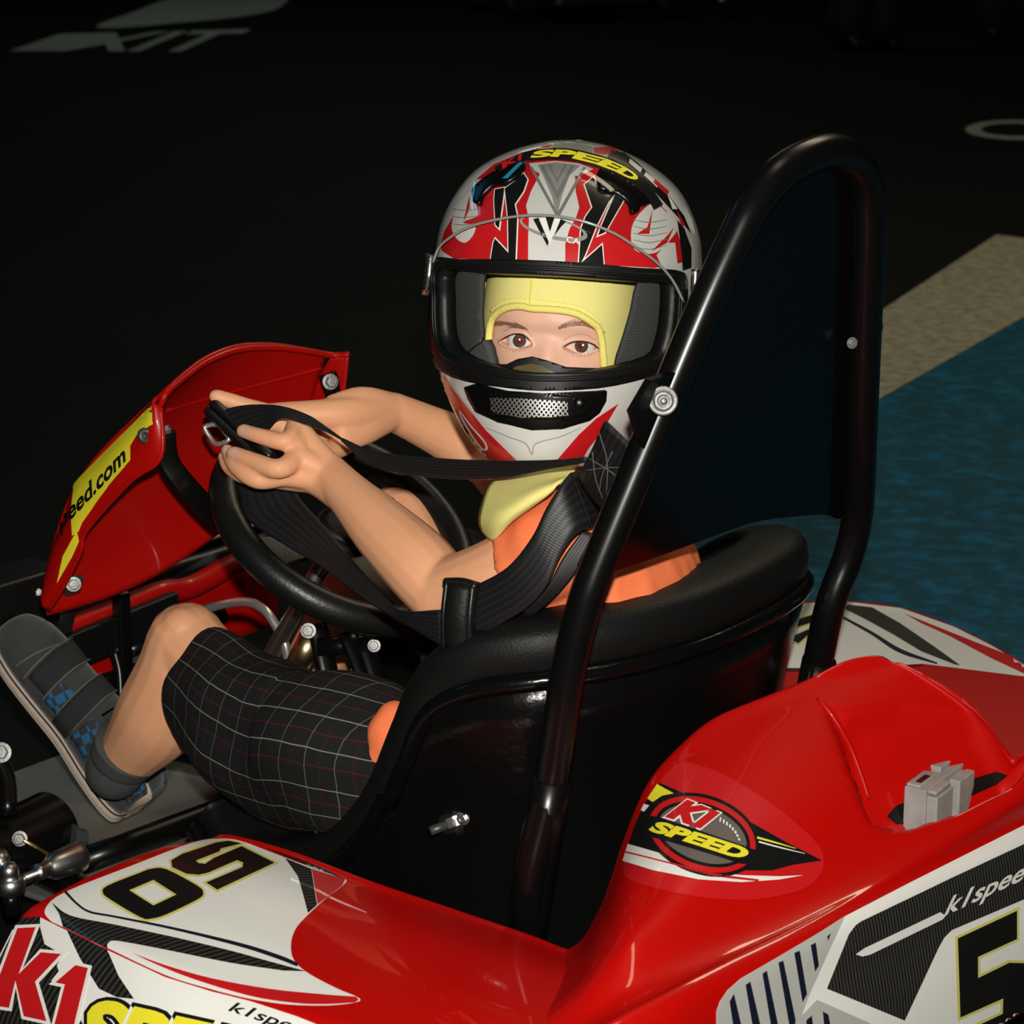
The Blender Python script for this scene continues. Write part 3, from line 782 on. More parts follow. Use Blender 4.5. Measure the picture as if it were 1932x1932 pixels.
# ---- nose bumper, beams, floor pan, front axle parts
nose = tube('nose_lip', [P(x, y, x=.68) for x, y in [(60, 1218), (90, 1205), (150, 1178), (215, 1152), (300, 1118), (345, 1112), (380, 1098), (430, 1070), (480, 1052)]], [.014] * 9, M['redflat'], kart, n=5, seg=14); nose['label'] = 'red rolled nose lip'
nrows = [[P(x, y, x=.70) + np.array([0, 0, dz]) for x, y in [(60, 1225), (150, 1190), (300, 1130), (420, 1085), (520, 1050)]] for dz in (0, -.05, -.09)]
solid(mk('nose_panel', *gridVF(surf(nrows, 3, 3)), M['redflat'], kart), .004, 0)
tube('front_bar', [P(x, y, x=.74) for x, y in [(220, 1112), (300, 1080), (400, 1050), (520, 1010)]], .009, M['darkgrey'], kart, n=3)
tube('front_bar', [P(x, y, x=.76) for x, y in [(260, 1075), (350, 1042), (450, 1010), (560, 975)]], .014, M['blackgloss'], kart, n=3)
bm = [P(60, 1240, x=.66), P(330, 1130, x=.66)]
dirb = nrm(bm[1] - bm[0])
box('front_beam', (bm[0] + bm[1]) / 2 - ZZ * .012, np.linalg.norm(bm[1] - bm[0]) / 2, .008, .022, M['blackplastic'], kart, ax=[dirb, nrm(np.cross(ZZ, dirb)), ZZ], bv=.003)
box('front_post', P(232, 1215, x=.655), .008, .009, .065, M['blackgloss'], kart, bv=.003)
tube('pedal_link', [P(215, 1225, x=.63), P(226, 1270, x=.62), P(228, 1330, x=.61)], .006, M['blackgloss'], kart, n=4)
bolt('bolt', P(228, 1328, x=.605), (-.7, .6, .2), .005, M['boltsteel'], kart, .006)
tube('cross_tube', [P(240, 1228, x=.66), P(300, 1205, x=.66), P(420, 1160, x=.66)], .010, M['blackgloss'], kart, n=2)
tube('cross_tube', [P(70, 1330, x=.66), P(210, 1285, x=.66), P(330, 1240, x=.66)], .012, M['blackgloss'], kart, n=2)
box('bumper_end', P(28, 1155, x=.70), .035, .055, .05, M['blackplastic'], kart, bv=.006)
bolt('bolt', P(72, 1117, x=.665), (-.7, .6, .3), .003, M['boltsteel'], kart, .005)
pan_ = mk('floor_pan', *boxVF((.44, .02, .043), .33, .225, .004), M['alu'], kart, False); bevel(pan_, .003); pan_['label'] = 'dull aluminium floor pan'
mk('floor_pan_edge', *boxVF((.30, .02, .05), .006, .215, .010), M['blackgloss'], kart, False)
tube('chassis_rail', [P(148, 1628, z=.068), P(422, 1527, z=.068) , P(560, 1475, z=.068)], .0145, M['blackgloss'], kart, n=3, seg=16)
tube('chassis_rail', [(.75, .18, .06), (.45, .225, .06), (.1, .25, .06), (-.45, .27, .07)], .015, M['blackgloss'], kart, n=4, seg=14)
tube('chassis_rail', [(.75, -.14, .06), (.45, -.185, .06), (.1, -.21, .06), (-.45, -.23, .07)], .015, M['blackgloss'], kart, n=4, seg=14)
tube('cable', [P(425, 1500, z=.10), P(410, 1510, z=.085), P(400, 1522, z=.07)], .006, M['rubber'], kart, n=4)
# hub housing and tie rod at the left front corner
hub0 = P(-60, 1640, x=.50); hub1 = P(106, 1560, x=.50)
V, Fc = tubeVF([hub0, hub1], .042, 28, 2); bevel(mk('hub_housing', V, Fc, M['blackgloss'], kart), .004)
bolt('bolt', P(132, 1580, x=.46), (-.3, -1, -.3), .011, M['darkgrey'], kart, .018)
bolt('bolt', P(38, 1582, x=.455), (-.6, .7, .3), .006, M['boltsteel'], kart, .01)
tube('brake_rod', [P(40, 1583, x=.45), P(108, 1622, x=.44), P(162, 1655, x=.43)], .0023, M['brass'], kart, n=2, seg=10)
ax_ = nrm(P(150, 1613, x=.42) - P(30, 1660, x=.42))
tr = mk('tie_rod', *lathe(P(50, 1655, x=.42), ax_, [(-.004, .005), (.012, .005), (.0125, .009), (.020, .009), (.0205, .007), (.03, .0105), (.036, .0145), (.066, .0165), (.072, .0165), (.076, .013), (.077, .004)], 26), M['steel'], kart); tr['label'] = 'silver tie rod with ball joint'
mk('ball_joint', *lathe(P(20, 1665, x=.42) - ZZ * .012, (0, .05, 1), [(0, .012), (.006, .0155), (.014, .0155), (.018, .012), (.02, .0095), (.024, .0105), (.029, .010), (.033, .007), (.035, .002)], 26), M['steel'], tr)
mk('joint_stud', *lathe(P(22, 1702, x=.42) - ZZ * .016, (0, .05, 1), [(0, .006), (.006, .009), (.018, .0095), (.026, .009)], 20), M['blackgloss'], tr)
mk('ball_joint', *lathe(P(0, 1632, x=.44), (-.3, .4, .9), [(0, .009), (.006, .012), (.014, .011), (.018, .005)], 20), M['steel'], tr)
tube('steering_arm', [P(-10, 1420, x=.52), P(12, 1470, x=.5), P(14, 1540, x=.48)], .010, M['blackgloss'], kart, n=3)
bolt('bolt', P(3, 1420, x=.50), (-.6, .7, .4), .008, M['boltsteel'], kart, .01)
# wheels (mostly outside the frame)
def wheel(name, c, r, w):
    root = empty(name, (0, 0, 0), kart)
    mk('tyre', *lathe(np.array(c) - np.array([0, w / 2, 0]), (0, 1, 0), [(0, r * .55), (0, r * .9), (w * .12, r), (w * .88, r), (w, r * .9), (w, r * .55)], 32), M['rubber'], root)
    mk('wheel_disc', *lathe(np.array(c) - np.array([0, w * .45, 0]), (0, 1, 0), [(0, r * .56), (w * .1, r * .5), (w * .8, r * .5), (w * .9, r * .56)], 28), M['alu'], root)
wheel('wheel', (.56, .60, .127), .127, .12); wheel('wheel', (.56, -.55, .127), .127, .12)
wheel('wheel', (-.42, .60, .137), .137, .16); wheel('wheel', (-.42, -.60, .125), .125, .14)
tube('rear_axle', [(-.42, -.60, .13), (-.42, .6, .137)], .015, M['steel'], kart, n=2)
# ================================================================== printed vinyl on the bodywork
def grow(poly, d):
    p = np.array(poly, float); n = len(p); A = 0.5 * sum(p[i][0] * p[(i + 1) % n][1] - p[(i + 1) % n][0] * p[i][1] for i in range(n))
    s = 1 if A > 0 else -1; out = []
    for i in range(n):
        e1 = nrm(p[i] - p[i - 1]); e2 = nrm(p[(i + 1) % n] - p[i])
        n1 = np.array([e1[1], -e1[0]]) * s; n2 = np.array([e2[1], -e2[0]]) * s
        b = n1 + n2; k = max(0.45, (b @ n1) / max(1e-6, np.linalg.norm(b)))
        out.append(tuple(p[i] + nrm(b) * d / k))
    return out
def zc(pts, s, ox, oy): return [(ox + x / s, oy + y / s) for x, y in pts]
def band(c, w, n=6):
    """strip along a pixel polyline with widths"""
    q = cr(np.hstack([np.array(c, float), np.array(w, float)[:, None]]), n); L = []; R_ = []
    for i in range(len(q)):
        t = nrm(q[min(i + 1, len(q) - 1)][:2] - q[max(i - 1, 0)][:2]); nn = np.array([t[1], -t[0]])
        L.append(tuple(q[i][:2] + nn * q[i][2] / 2)); R_.append(tuple(q[i][:2] - nn * q[i][2] / 2))
    return L + R_[::-1]
# ---------- left pod
O1, O2, O3 = .0005, .0009, .0013
topw = sm([(86, 1715), (123, 1684), (254, 1632), (362, 1591), (417, 1583), (456, 1588), (507, 1607), (565, 1629), (610, 1644), (652, 1659), (645, 1673), (616, 1695), (580, 1728), (558, 1753), (549, 1782), (554, 1811), (580, 1836), (634, 1865), (676, 1883), (672, 1892), (616, 1898), (543, 1896), (471, 1885), (399, 1867), (312, 1840), (203, 1789), (120, 1750), (94, 1736)], 4)
decal('number_plate', topw, pod_bvh, M['white'], pod, O1)
decal('corner_stripe', [[(538, 1621), (587, 1641), (598, 1709), (581, 1724), (572, 1690), (562, 1655)]], pod_bvh, M['carbon'], pod, O2)
decal('corner_flash', [[(588, 1641), (623, 1652), (652, 1659), (645, 1673), (616, 1695), (599, 1708)]], pod_bvh, M['redvinyl'], pod, O2)
decal('edge_line', band([(505, 1603), (560, 1624), (600, 1640), (650, 1660)], [1, 5, 6, 1]), pod_bvh, M['blackvinyl'], pod, O3, 5)
decal('pin_stripe', band([(123, 1683), (145, 1706), (170, 1722), (217, 1731), (326, 1753), (453, 1784), (525, 1807), (562, 1822)], [5, 4, 4, 4, 5, 7, 8, 7]), pod_bvh, M['navy'], pod, O2, 6)
decal('carbon_stripe', [op([(98, 1704), (134, 1729), (217, 1746), (326, 1769), (435, 1795), (507, 1815), (578, 1834)], 4) + op([(536, 1833), (435, 1818), (326, 1796), (254, 1782), (214, 1776), (203, 1783)], 4) + [(204, 1790), (120, 1750), (112, 1725)]], pod_bvh, M['carbon'], pod, O2)
decal('red_stripe', [op([(250, 1799), (312, 1822), (399, 1847), (507, 1867), (616, 1878), (672, 1882)], 4) + [(677, 1888)] + op([(670, 1893), (616, 1896), (558, 1894), (471, 1880), (362, 1847), (290, 1818), (252, 1800)], 4)], pod_bvh, M['redvinyl'], pod, O2)
# the figures 5 and 0 (pixels read from the photograph)
q1 = lambda pts: zc(pts, 2.415, 0, 1100)
zero_o = q1([(470, 1415), (490, 1385), (640, 1325), (690, 1308), (760, 1310), (900, 1385), (926, 1415), (905, 1445), (760, 1515), (690, 1535), (640, 1528), (500, 1445)])
zero_i = q1([(590, 1405), (700, 1358), (805, 1425), (700, 1475)])
five = q1([(1100, 1192), (1040, 1180), (985, 1188), (830, 1240), (780, 1270), (785, 1300), (850, 1330), (905, 1335), (950, 1325), (1080, 1268), (1108, 1280), (1105, 1300), (940, 1370), (990, 1403), (1250, 1280), (1100, 1205), (975, 1258), (935, 1285), (905, 1282), (893, 1270), (1000, 1228), (1005, 1215)])
smz = lambda p, n=3: sm(p, n)
decal('figure_outline', [grow(smz(zero_o), 4), grow(zero_i, -4)], pod_bvh, M['yellowline'], pod, O2, 6)
decal('figure_zero', [smz(zero_o), zero_i], pod_bvh, M['blackvinyl'], pod, O3, 6)
decal('figure_outline', [grow(five, 4)], pod_bvh, M['yellowline'], pod, O2, 6)
decal('figure_five', [five], pod_bvh, M['blackvinyl'], pod, O3, 6)
# outer side of the pod
q2 = lambda pts: zc(pts, 2.76, 0, 1532)
sidew = [(78, 1732), (120, 1753), (203, 1793), (312, 1844), (399, 1871), (471, 1889), (560, 1918), (640, 1950), (700, 1985), (620, 2040), (300, 2010), (40, 1990), (-40, 1960), (-50, 1800), (0, 1745), (40, 1733)]
decal('side_graphic', [sidew], pod_bvh, M['white'], pod, O1, 9, .05)
decal('side_carbon', [q2([(-100, 700), (0, 600), (110, 553), (212, 548), (212, 600), (236, 690), (330, 745), (300, 800), (310, 830), (270, 880), (330, 900), (280, 1180), (-100, 1180)])], pod_bvh, M['carbon'], pod, O2, 8, .05)
decal('side_carbon', [[(127, 1756), (203, 1793), (208, 1803), (225, 1842), (254, 1885), (222, 1882), (188, 1866), (152, 1808)]], pod_bvh, M['carbon'], pod, O2, 8)
Kp = q2([(98, 608), (192, 604), (105, 845), (220, 733), (325, 742), (190, 886), (250, 1090), (132, 1064), (88, 880), (55, 1020), (-15, 1010), (-50, 1000)])
Op = q2([(400, 800), (465, 815), (405, 1060), (390, 1130), (285, 1130), (345, 900), (295, 890)])
for p in (Kp, Op):
    decal('letter_outline', [grow(p, 6)], pod_bvh, M['white'], pod, O3, 7, .05)
    decal('letter', [p], pod_bvh, M['redvinyl'], pod, .0017, 7, .05)
sq_ = [(135, 1990), (545, 2080), (590, 1972), (166, 1878)]
decal('side_lettering_outline', text_shape('SPEED', sq_, .045, .15, .05), pod_bvh, M['blackvinyl'], pod, O3, 8, .05)
decal('side_lettering', text_shape('SPEED', sq_, .045, .15), pod_bvh, M['yellow'], pod, .0017, 8, .05)
decal('web_lettering', text_shape('k1speed.com', [(428, 1913), (690, 2000), (705, 1972), (440, 1890)], .015, .25), pod_bvh, M['blackvinyl'], pod, O3, 5, .05)
# ---------- right pod
decal('number_plate', [[(1440, 1262), (1462, 1200), (1500, 1139), (1600, 1136), (1700, 1148), (1800, 1183), (1870, 1218), (1932, 1255), (1990, 1297), (1932, 1277), (1740, 1253), (1600, 1262)]], podR_bvh, M['white'], podR, O1)
decal('base_line', band([(1463, 1264), (1600, 1264), (1740, 1256)], [5, 5, 2]), podR_bvh, M['navy'], podR, O2)
decal('carbon_stripe', [[(1600, 1142), (1645, 1147), (1698, 1177), (1764, 1222), (1811, 1256), (1802, 1255), (1738, 1230), (1685, 1198), (1632, 1169), (1590, 1148)]], podR_bvh, M['carbon'], podR, O2)
decal('pin_stripe', band([(1585, 1163), (1645, 1196), (1698, 1229), (1768, 1253)], [4, 6, 8, 3]), podR_bvh, M['navy'], podR, O2, 6)
decal('red_stripe', [[(1705, 1158), (1764, 1182), (1844, 1214), (1932, 1248), (1990, 1280), (1990, 1300), (1932, 1272), (1870, 1243), (1791, 1201), (1738, 1177)]], podR_bvh, M['redvinyl'], podR, O2)
q4 = lambda pts: zc(pts, 3.773, 1420, 1100)
for p in ([(258, 398), (412, 330), (412, 362), (325, 436), (285, 415)], [(335, 262), (440, 228), (430, 285), (285, 330)]):
    decal('figure_outline', [grow(q4(p), 3)], podR_bvh, M['yellowline'], podR, O2, 6)
    decal('figure_part', [q4(p)], podR_bvh, M['blackvinyl'], podR, O3, 6)
# ---------- rear cowl: left flank logo
q6 = lambda pts: zc(pts, 3.578, 1120, 1400)
decal('flank_sticker', sm([(1293, 1439), (1344, 1453), (1399, 1481), (1455, 1517), (1511, 1562), (1545, 1598), (1553, 1629), (1542, 1657), (1511, 1679), (1455, 1693), (1399, 1698), (1316, 1692), (1232, 1675), (1184, 1657), (1177, 1632), (1188, 1593), (1207, 1545), (1243, 1481), (1268, 1450)], 4), cov_bvh, M['redvinyl'], cover, O1, 9, .05)
decal('flank_black', [[(1245, 1478), (1316, 1509), (1399, 1543), (1483, 1590), (1550, 1624), (1497, 1632), (1455, 1643), (1399, 1643), (1330, 1640), (1260, 1615), (1187, 1593), (1198, 1560), (1217, 1517)]], cov_bvh, M['blackvinyl'], cover, O2, 9, .05)
decal('flank_white_band', [[(1186, 1593), (1260, 1615), (1344, 1646), (1399, 1652), (1469, 1654), (1514, 1652), (1469, 1660), (1399, 1665), (1316, 1660), (1232, 1643), (1176, 1625)]], cov_bvh, M['white'], cover, O2, 8, .05)
decal('flank_red_line', band([(1180, 1608), (1260, 1629), (1344, 1651), (1430, 1662)], [3, 3, 5, 4]), cov_bvh, M['redvinyl'], cover, O3, 6, .05)
decal('flank_yellow', [[(1241, 1481), (1272, 1499), (1251, 1503), (1233, 1515), (1223, 1508)]], cov_bvh, M['yellow'], cover, O3, 6, .05)
decal('flank_tag', [[(1217, 1518), (1227, 1521), (1217, 1533), (1211, 1530)]], cov_bvh, M['white'], cover, O3, 5, .05)
def ell(a, b, n=48, cx=735, cy=632, ang=20):
    t = np.linspace(0, 2 * pi, n, endpoint=False); A_ = math.radians(ang); ca, sa = math.cos(A_), math.sin(A_)
    return q6([(cx + a * math.cos(k) * ca - b * math.sin(k) * sa, cy + a * math.cos(k) * sa + b * math.sin(k) * ca) for k in t])
decal('badge', [ell(392, 266)], cov_bvh, M['blackvinyl'], cover, O3, 8, .05)
decal('badge_ring', [ell(366, 240), ell(328, 204)], cov_bvh, M['redvinyl'], cover, .0017, 6, .05)
decal('badge_dial', [ell(304, 182)], cov_bvh, M['greyd'], cover, .0017, 7, .05)
decal('badge_bar', [q6([(345, 500), (440, 515), (1110, 745), (1080, 830), (990, 830), (365, 640), (330, 560)])], cov_bvh, M['blackvinyl'], cover, .0021, 7, .05)
tk = [(850, 520), (872, 534), (892, 550), (912, 568), (930, 588), (946, 610), (958, 634), (968, 660)]
for i, (x, y) in enumerate(tk):
    decal('dial_tick', [q6([(x, y), (x + 9 + i * .8, y + 3), (x + 4 + i * 1.6, y + 32 - i * 2), (x - 6 + i * 1.2, y + 28 - i * 2)])], cov_bvh, M['white'], cover, .0024, 5, .05)
kq = q6([(487, 520), (765, 618), (852, 492), (588, 385)])
decal('badge_lettering_outline', text_shape('K1', kq, .07, .25, .05, .92), cov_bvh, M['white'], cover, .0024, 5, .05)
decal('badge_lettering', text_shape('K1', kq, .07, .25, 0, .92), cov_bvh, M['redvinyl'], cover, .0028, 5, .05)
decal('badge_lettering', text_shape('SPEED', q6([(378, 612), (1000, 812), (1055, 735), (420, 535)]), .055, .2), cov_bvh, M['yellow'], cover, .0026, 5, .05)
decal('speed_line', band(q6([(1100, 650), (1230, 685), (1360, 722)]), [4, 3, 1]), cov_bvh, M['yellow'], cover, O3, 5, .05)
decal('speed_line', band(q6([(1110, 678), (1250, 715), (1420, 756)]), [3, 2.5, 1]), cov_bvh, M['white'], cover, O3, 5, .05)
# ---------- rear face
qz = lambda pts: zc(pts, 2.415, 1132, 1150)
decal('rear_plate', [[(1351, 1985), (1351, 1908), (1357, 1890), (1372, 1868), (1397, 1846), (1463, 1808), (1546, 1759), (1592, 1730), (1712, 1668), (1932, 1557), (2000, 1522), (2060, 1492), (2060, 1930)]], cov_bvh, M['white'], cover, O1, 10, .06)
decal('rear_grey', [[(1351, 1985), (1351, 1908), (1357, 1890), (1372, 1868), (1397, 1846), (1463, 1808), (1546, 1759), (1593, 1730), (1560, 1800), (1525, 1878), (1511, 1916), (1540, 1886), (1640, 1930), (1650, 1985)]], cov_bvh, M['grey'], cover, O2, 10, .06)
for p in ([(585, 1785), (605, 1750), (645, 1920), (605, 1920)], [(658, 1710), (680, 1695), (732, 1920), (694, 1920)], [(735, 1660), (755, 1645), (812, 1920), (778, 1920)], [(808, 1610), (830, 1600), (886, 1870), (880, 1920), (862, 1920)], [(880, 1565), (905, 1555), (938, 1750), (918, 1790)], [(955, 1530), (978, 1518), (992, 1620), (975, 1650)], [(1030, 1490), (1048, 1475), (1035, 1510)], [(935, 1870), (960, 1850), (968, 1920), (935, 1920)], [(1010, 1830), (1035, 1845), (1050, 1920), (1018, 1920)]):
    decal('vent_bar', [qz(p)], cov_bvh, M['navy'], cover, O3, 8, .06)
decal('rear_carbon', [qz([(1160, 1440), (1185, 1422), (1600, 1222), (1980, 1045), (2000, 1290), (1600, 1460), (1565, 1495), (1540, 1540), (1385, 1872), (1030, 1727), (1130, 1480)])], cov_bvh, M['carbon2'], cover, O2, 9, .06)
decal('rear_stroke', [qz([(1160, 1570), (1200, 1542), (1545, 1378), (1570, 1395), (1555, 1412), (1225, 1572), (1190, 1580)])], cov_bvh, M['white'], cover, O3, 8, .06)
decal('rear_web_lettering', text_shape('k1speed.com', qz([(1553, 1424), (2235, 1112), (2262, 1000), (1585, 1312)]), .02, .22), cov_bvh, M['white'], cover, O3, 6, .06)
r5 = qz([(1625, 1498), (1895, 1372), (1895, 1500), (1717, 1582), (1717, 1678), (1860, 1608), (1932, 1610), (1990, 1680), (1990, 1889), (1900, 1960), (1640, 2050), (1640, 1930), (1830, 1840), (1832, 1770), (1637, 1857)])
decal('figure_outline', [grow(r5, 5)], cov_bvh, M['yellowline'], cover, O2, 9, .06)
decal('figure_five', [r5], cov_bvh, M['blackvinyl'], cover, O3, 9, .06)
# ================================================================== DRIVER
person = empty('person', (0, 0, 0))
tag(person, 'child in orange shirt, plaid shorts and yellow balaclava sitting in the kart holding a belt', 'person')
# ---- helmet / head frame
HC = P(1066, 575, d=2.36)
f0 = -nrm(ray(1066, 575)); r0 = nrm(np.cross(CU, f0)); r0 = r0 if r0 @ CR_ > 0 else -r0; u0 = nrm(np.cross(f0, r0)); u0 = u0 if u0[2] > 0 else -u0
def rotv(v, ax, ang):
    ax = nrm(ax); return v * math.cos(ang) + np.cross(ax, v) * math.sin(ang) + ax * (ax @ v) * (1 - math.cos(ang))
yaw = math.radians(7); rollA = math.radians(5.0); pit = math.radians(5)
ef = nrm(f0 - r0 * math.tan(yaw) - u0 * math.tan(pit)); er = nrm(r0 - ef * (r0 @ ef)); eu = nrm(np.cross(ef, er)); eu = eu if eu @ u0 > 0 else -eu
er, eu = er * math.cos(rollA) - eu * math.sin(rollA), eu * math.cos(rollA) + er * math.sin(rollA)
def HL(a, b, c): return HC + er * a + ef * b + eu * c
def hpx(px, py, w): return PL(px, py, HC + ef * w, ef)

# ---- limbs (centre lines read off the photograph, sizes of an eight-year-old)
D = lambda x, y, d: P(x, y, d=d)
g = G()
SL = D(1050, 1032, 2.255); SR = np.array([-.03, -.115, .520])
elL = D(838, 1122, 2.315)
def limb(pts, r, **k): g.add(*limbVF(pts, r, **k))
# left arm
limb([SL, D(945, 1082, 2.275), elL], [.042, .035, .033], n=8)
limb([elL, D(790, 1066, 2.335), D(720, 997, 2.37), D(660, 935, 2.405), D(622, 895, 2.433), D(598, 868, 2.442)], [.0325, .035, .0305, .0228, .0198, .0175], n=8)
# left hand
wr = D(628, 900, 2.43)
mcp = [D(560, 806, 2.450), D(562, 862, 2.425), D(538, 898, 2.430), D(512, 906, 2.452)]
for q, rr_ in zip(mcp, (.0125, .0125, .0115, .0095)):
    limb([wr, wr * .45 + q * .55, q], [.0180, .0135, rr_ * .92], n=5)
limb([D(668, 950, 2.40), D(612, 908, 2.432), D(548, 890, 2.445)], [.019, .0185, .013], n=6)
limb([mcp[0], mcp[1], mcp[2], mcp[3]], [.0095, .0105, .0095, .008], n=4)
fing = [
    [(558, 806, 2.450, .0103), (541, 833, 2.424, .0096), (495, 824, 2.430, .0083), (459, 813, 2.444, .0072)],
    [(560, 864, 2.425, .0108), (526, 885, 2.405, .0101), (478, 870, 2.420, .0088), (441, 855, 2.436, .0074)],
    [(536, 899, 2.430, .0100), (486, 905, 2.420, .0096), (446, 880, 2.436, .0084), (429, 850, 2.455, .0068)],
    [(510, 906, 2.452, .0085), (462, 899, 2.444, .0080), (432, 882, 2.458, .0070), (421, 862, 2.470, .0058)]]
for F_ in fing:
    limb([D(a, b, c) for a, b, c, _ in F_], [q[3] for q in F_], n=5, seg=14)
limb([D(600, 862, 2.452), D(565, 825, 2.475), D(528, 800, 2.480), D(500, 800, 2.478)], [.014, .0115, .0098, .0078], n=5)
# right arm, elbow out, wrist bent
limb([SR, D(985, 905, 2.56), D(930, 872, 2.64)], [.043, .035, .031], n=8)
limb([D(930, 872, 2.64), D(860, 832, 2.63), D(800, 803, 2.61), D(740, 776, 2.585)], [.031, .0275, .0235, .0205], n=8)
rw = D(738, 776, 2.585)
limb([rw, D(690, 782, 2.555), D(640, 798, 2.535)], [(.0205, .0205), (.030, .0165), (.031, .014)], n=6, up=CF)
limb([D(735, 775, 2.583), D(660, 782, 2.54), D(590, 782, 2.525), D(520, 782, 2.52)], [.019, .0185, .015, .0125], n=5)
limb([D(735, 780, 2.585), D(655, 815, 2.545), D(590, 830, 2.55), D(540, 835, 2.555)], [.018, .0165, .0125, .011], n=5)
limb([D(530, 786, 2.52), D(470, 768, 2.512), D(437, 757, 2.508), D(408, 748, 2.505)], [.0105, .0088, .0083, .0076], n=5)
limb([D(560, 800, 2.53), D(500, 806, 2.53), D(455, 812, 2.53)], [.0105, .0088, .007], n=5)
limb([D(690, 800, 2.56), D(650, 836, 2.54), D(622, 850, 2.52), D(600, 840, 2.50)], [.016, .0125, .0105, .008], n=5)
# torso and neck (under the shirt)
tw = np.array([-math.sin(math.radians(25)), math.cos(math.radians(25)), 0])
g.add(*limbVF([(.0, .02, .17), (-.08, .02, .28), (-.12, .015, .42), (-.10, .015, .51), (-.075, .01, .56), (-.06, .005, .64)], [(.075, .10), (.07, .10), (.075, .11), (.055, .10), (.042, .045), (.042, .042)], n=6, up=tw))
# left leg
kn = D(352, 1212, 2.60)
g.add(*limbVF([(.02, .10, .17), D(560, 1390, 2.46), D(430, 1290, 2.56), kn], [.062, .046, .040, .041], n=6))
g.add(*limbVF([kn, D(338, 1268, 2.615), D(303, 1345, 2.65), D(256, 1408, 2.69), D(218, 1450, 2.72)], [.0425, .046, .0485, .037, .026], n=6))
g.add(*limbVF([D(345, 1190, 2.585), D(325, 1225, 2.595)], [.026, .024], n=4))
g.add(*limbVF([D(345, 1335, 2.635), D(330, 1385, 2.67)], [.030, .024], n=4))
# right leg
knR = np.array([.265, -.12, .415])
g.add(*limbVF([(.02, -.06, .17), (.15, -.10, .31), knR], [.06, .050, .044], n=6))
g.add(*limbVF([knR, (.335, -.118, .31), (.44, -.112, .16), (.485, -.11, .10)], [.042, .042, .03, .026], n=6))
body = remesh('body', g, .0023, M['skin'], person, 5, .5)
body_bvh = bvh_of(body)
# finger nails
for (cx, cy, rx, ry, an) in ((463, 813, 9, 8, .25), (443, 856, 9.5, 8.5, .3), (428, 846, 5, 6, 0), (420, 859, 4.5, 6, 0)):
    pts = [(cx + rx * math.cos(t) * math.cos(an) - ry * math.sin(t) * math.sin(an), cy + rx * math.cos(t) * math.sin(an) + ry * math.sin(t) * math.cos(an)) for t in np.linspace(0, 2 * pi, 16, endpoint=False)]
    decal('fingernail', [pts], body_bvh, M['nail'], person, .0007, 4, .01)

# ---- shirt
s = G()
s.add(*limbVF([(.02, .02, .20), (-.05, .02, .25), (-.09, .02, .32), (-.122, .015, .42), (-.105, .015, .505), (-.085, .012, .54)], [(.09, .115), (.088, .118), (.09, .122), (.09, .13), (.07, .125), (.055, .075)], n=6, up=tw))
V_, F_ = tubeVF([SL + np.array([.03, -.06, .012]), SL, D(1010, 1052, 2.26), D(968, 1070, 2.27)], [.046, .047, .043, .040], 24, 6); s.add(V_, F_)
s.add(*limbVF([SR + np.array([-.02, .05, .012]), SR, SR * .45 + D(930, 872, 2.64) * .55], [.05, .05, .044], n=8))
s.add(*limbVF([D(742, 1352, 2.358), D(728, 1385, 2.352), D(710, 1425, 2.356)], [.017, .020, .012], n=4))
rng = np.random.RandomState(3)
shirt = remesh('shirt', s, .005, M['shirt'], person, 4, .5)
tx = bpy.data.textures.new('cloth_wrinkle', 'CLOUDS'); tx.noise_scale = .05
dm = shirt.modifiers.new('wrinkle', 'DISPLACE'); dm.texture = tx; dm.strength = .008; dm.mid_level = .5; dm.texture_coords = 'LOCAL'
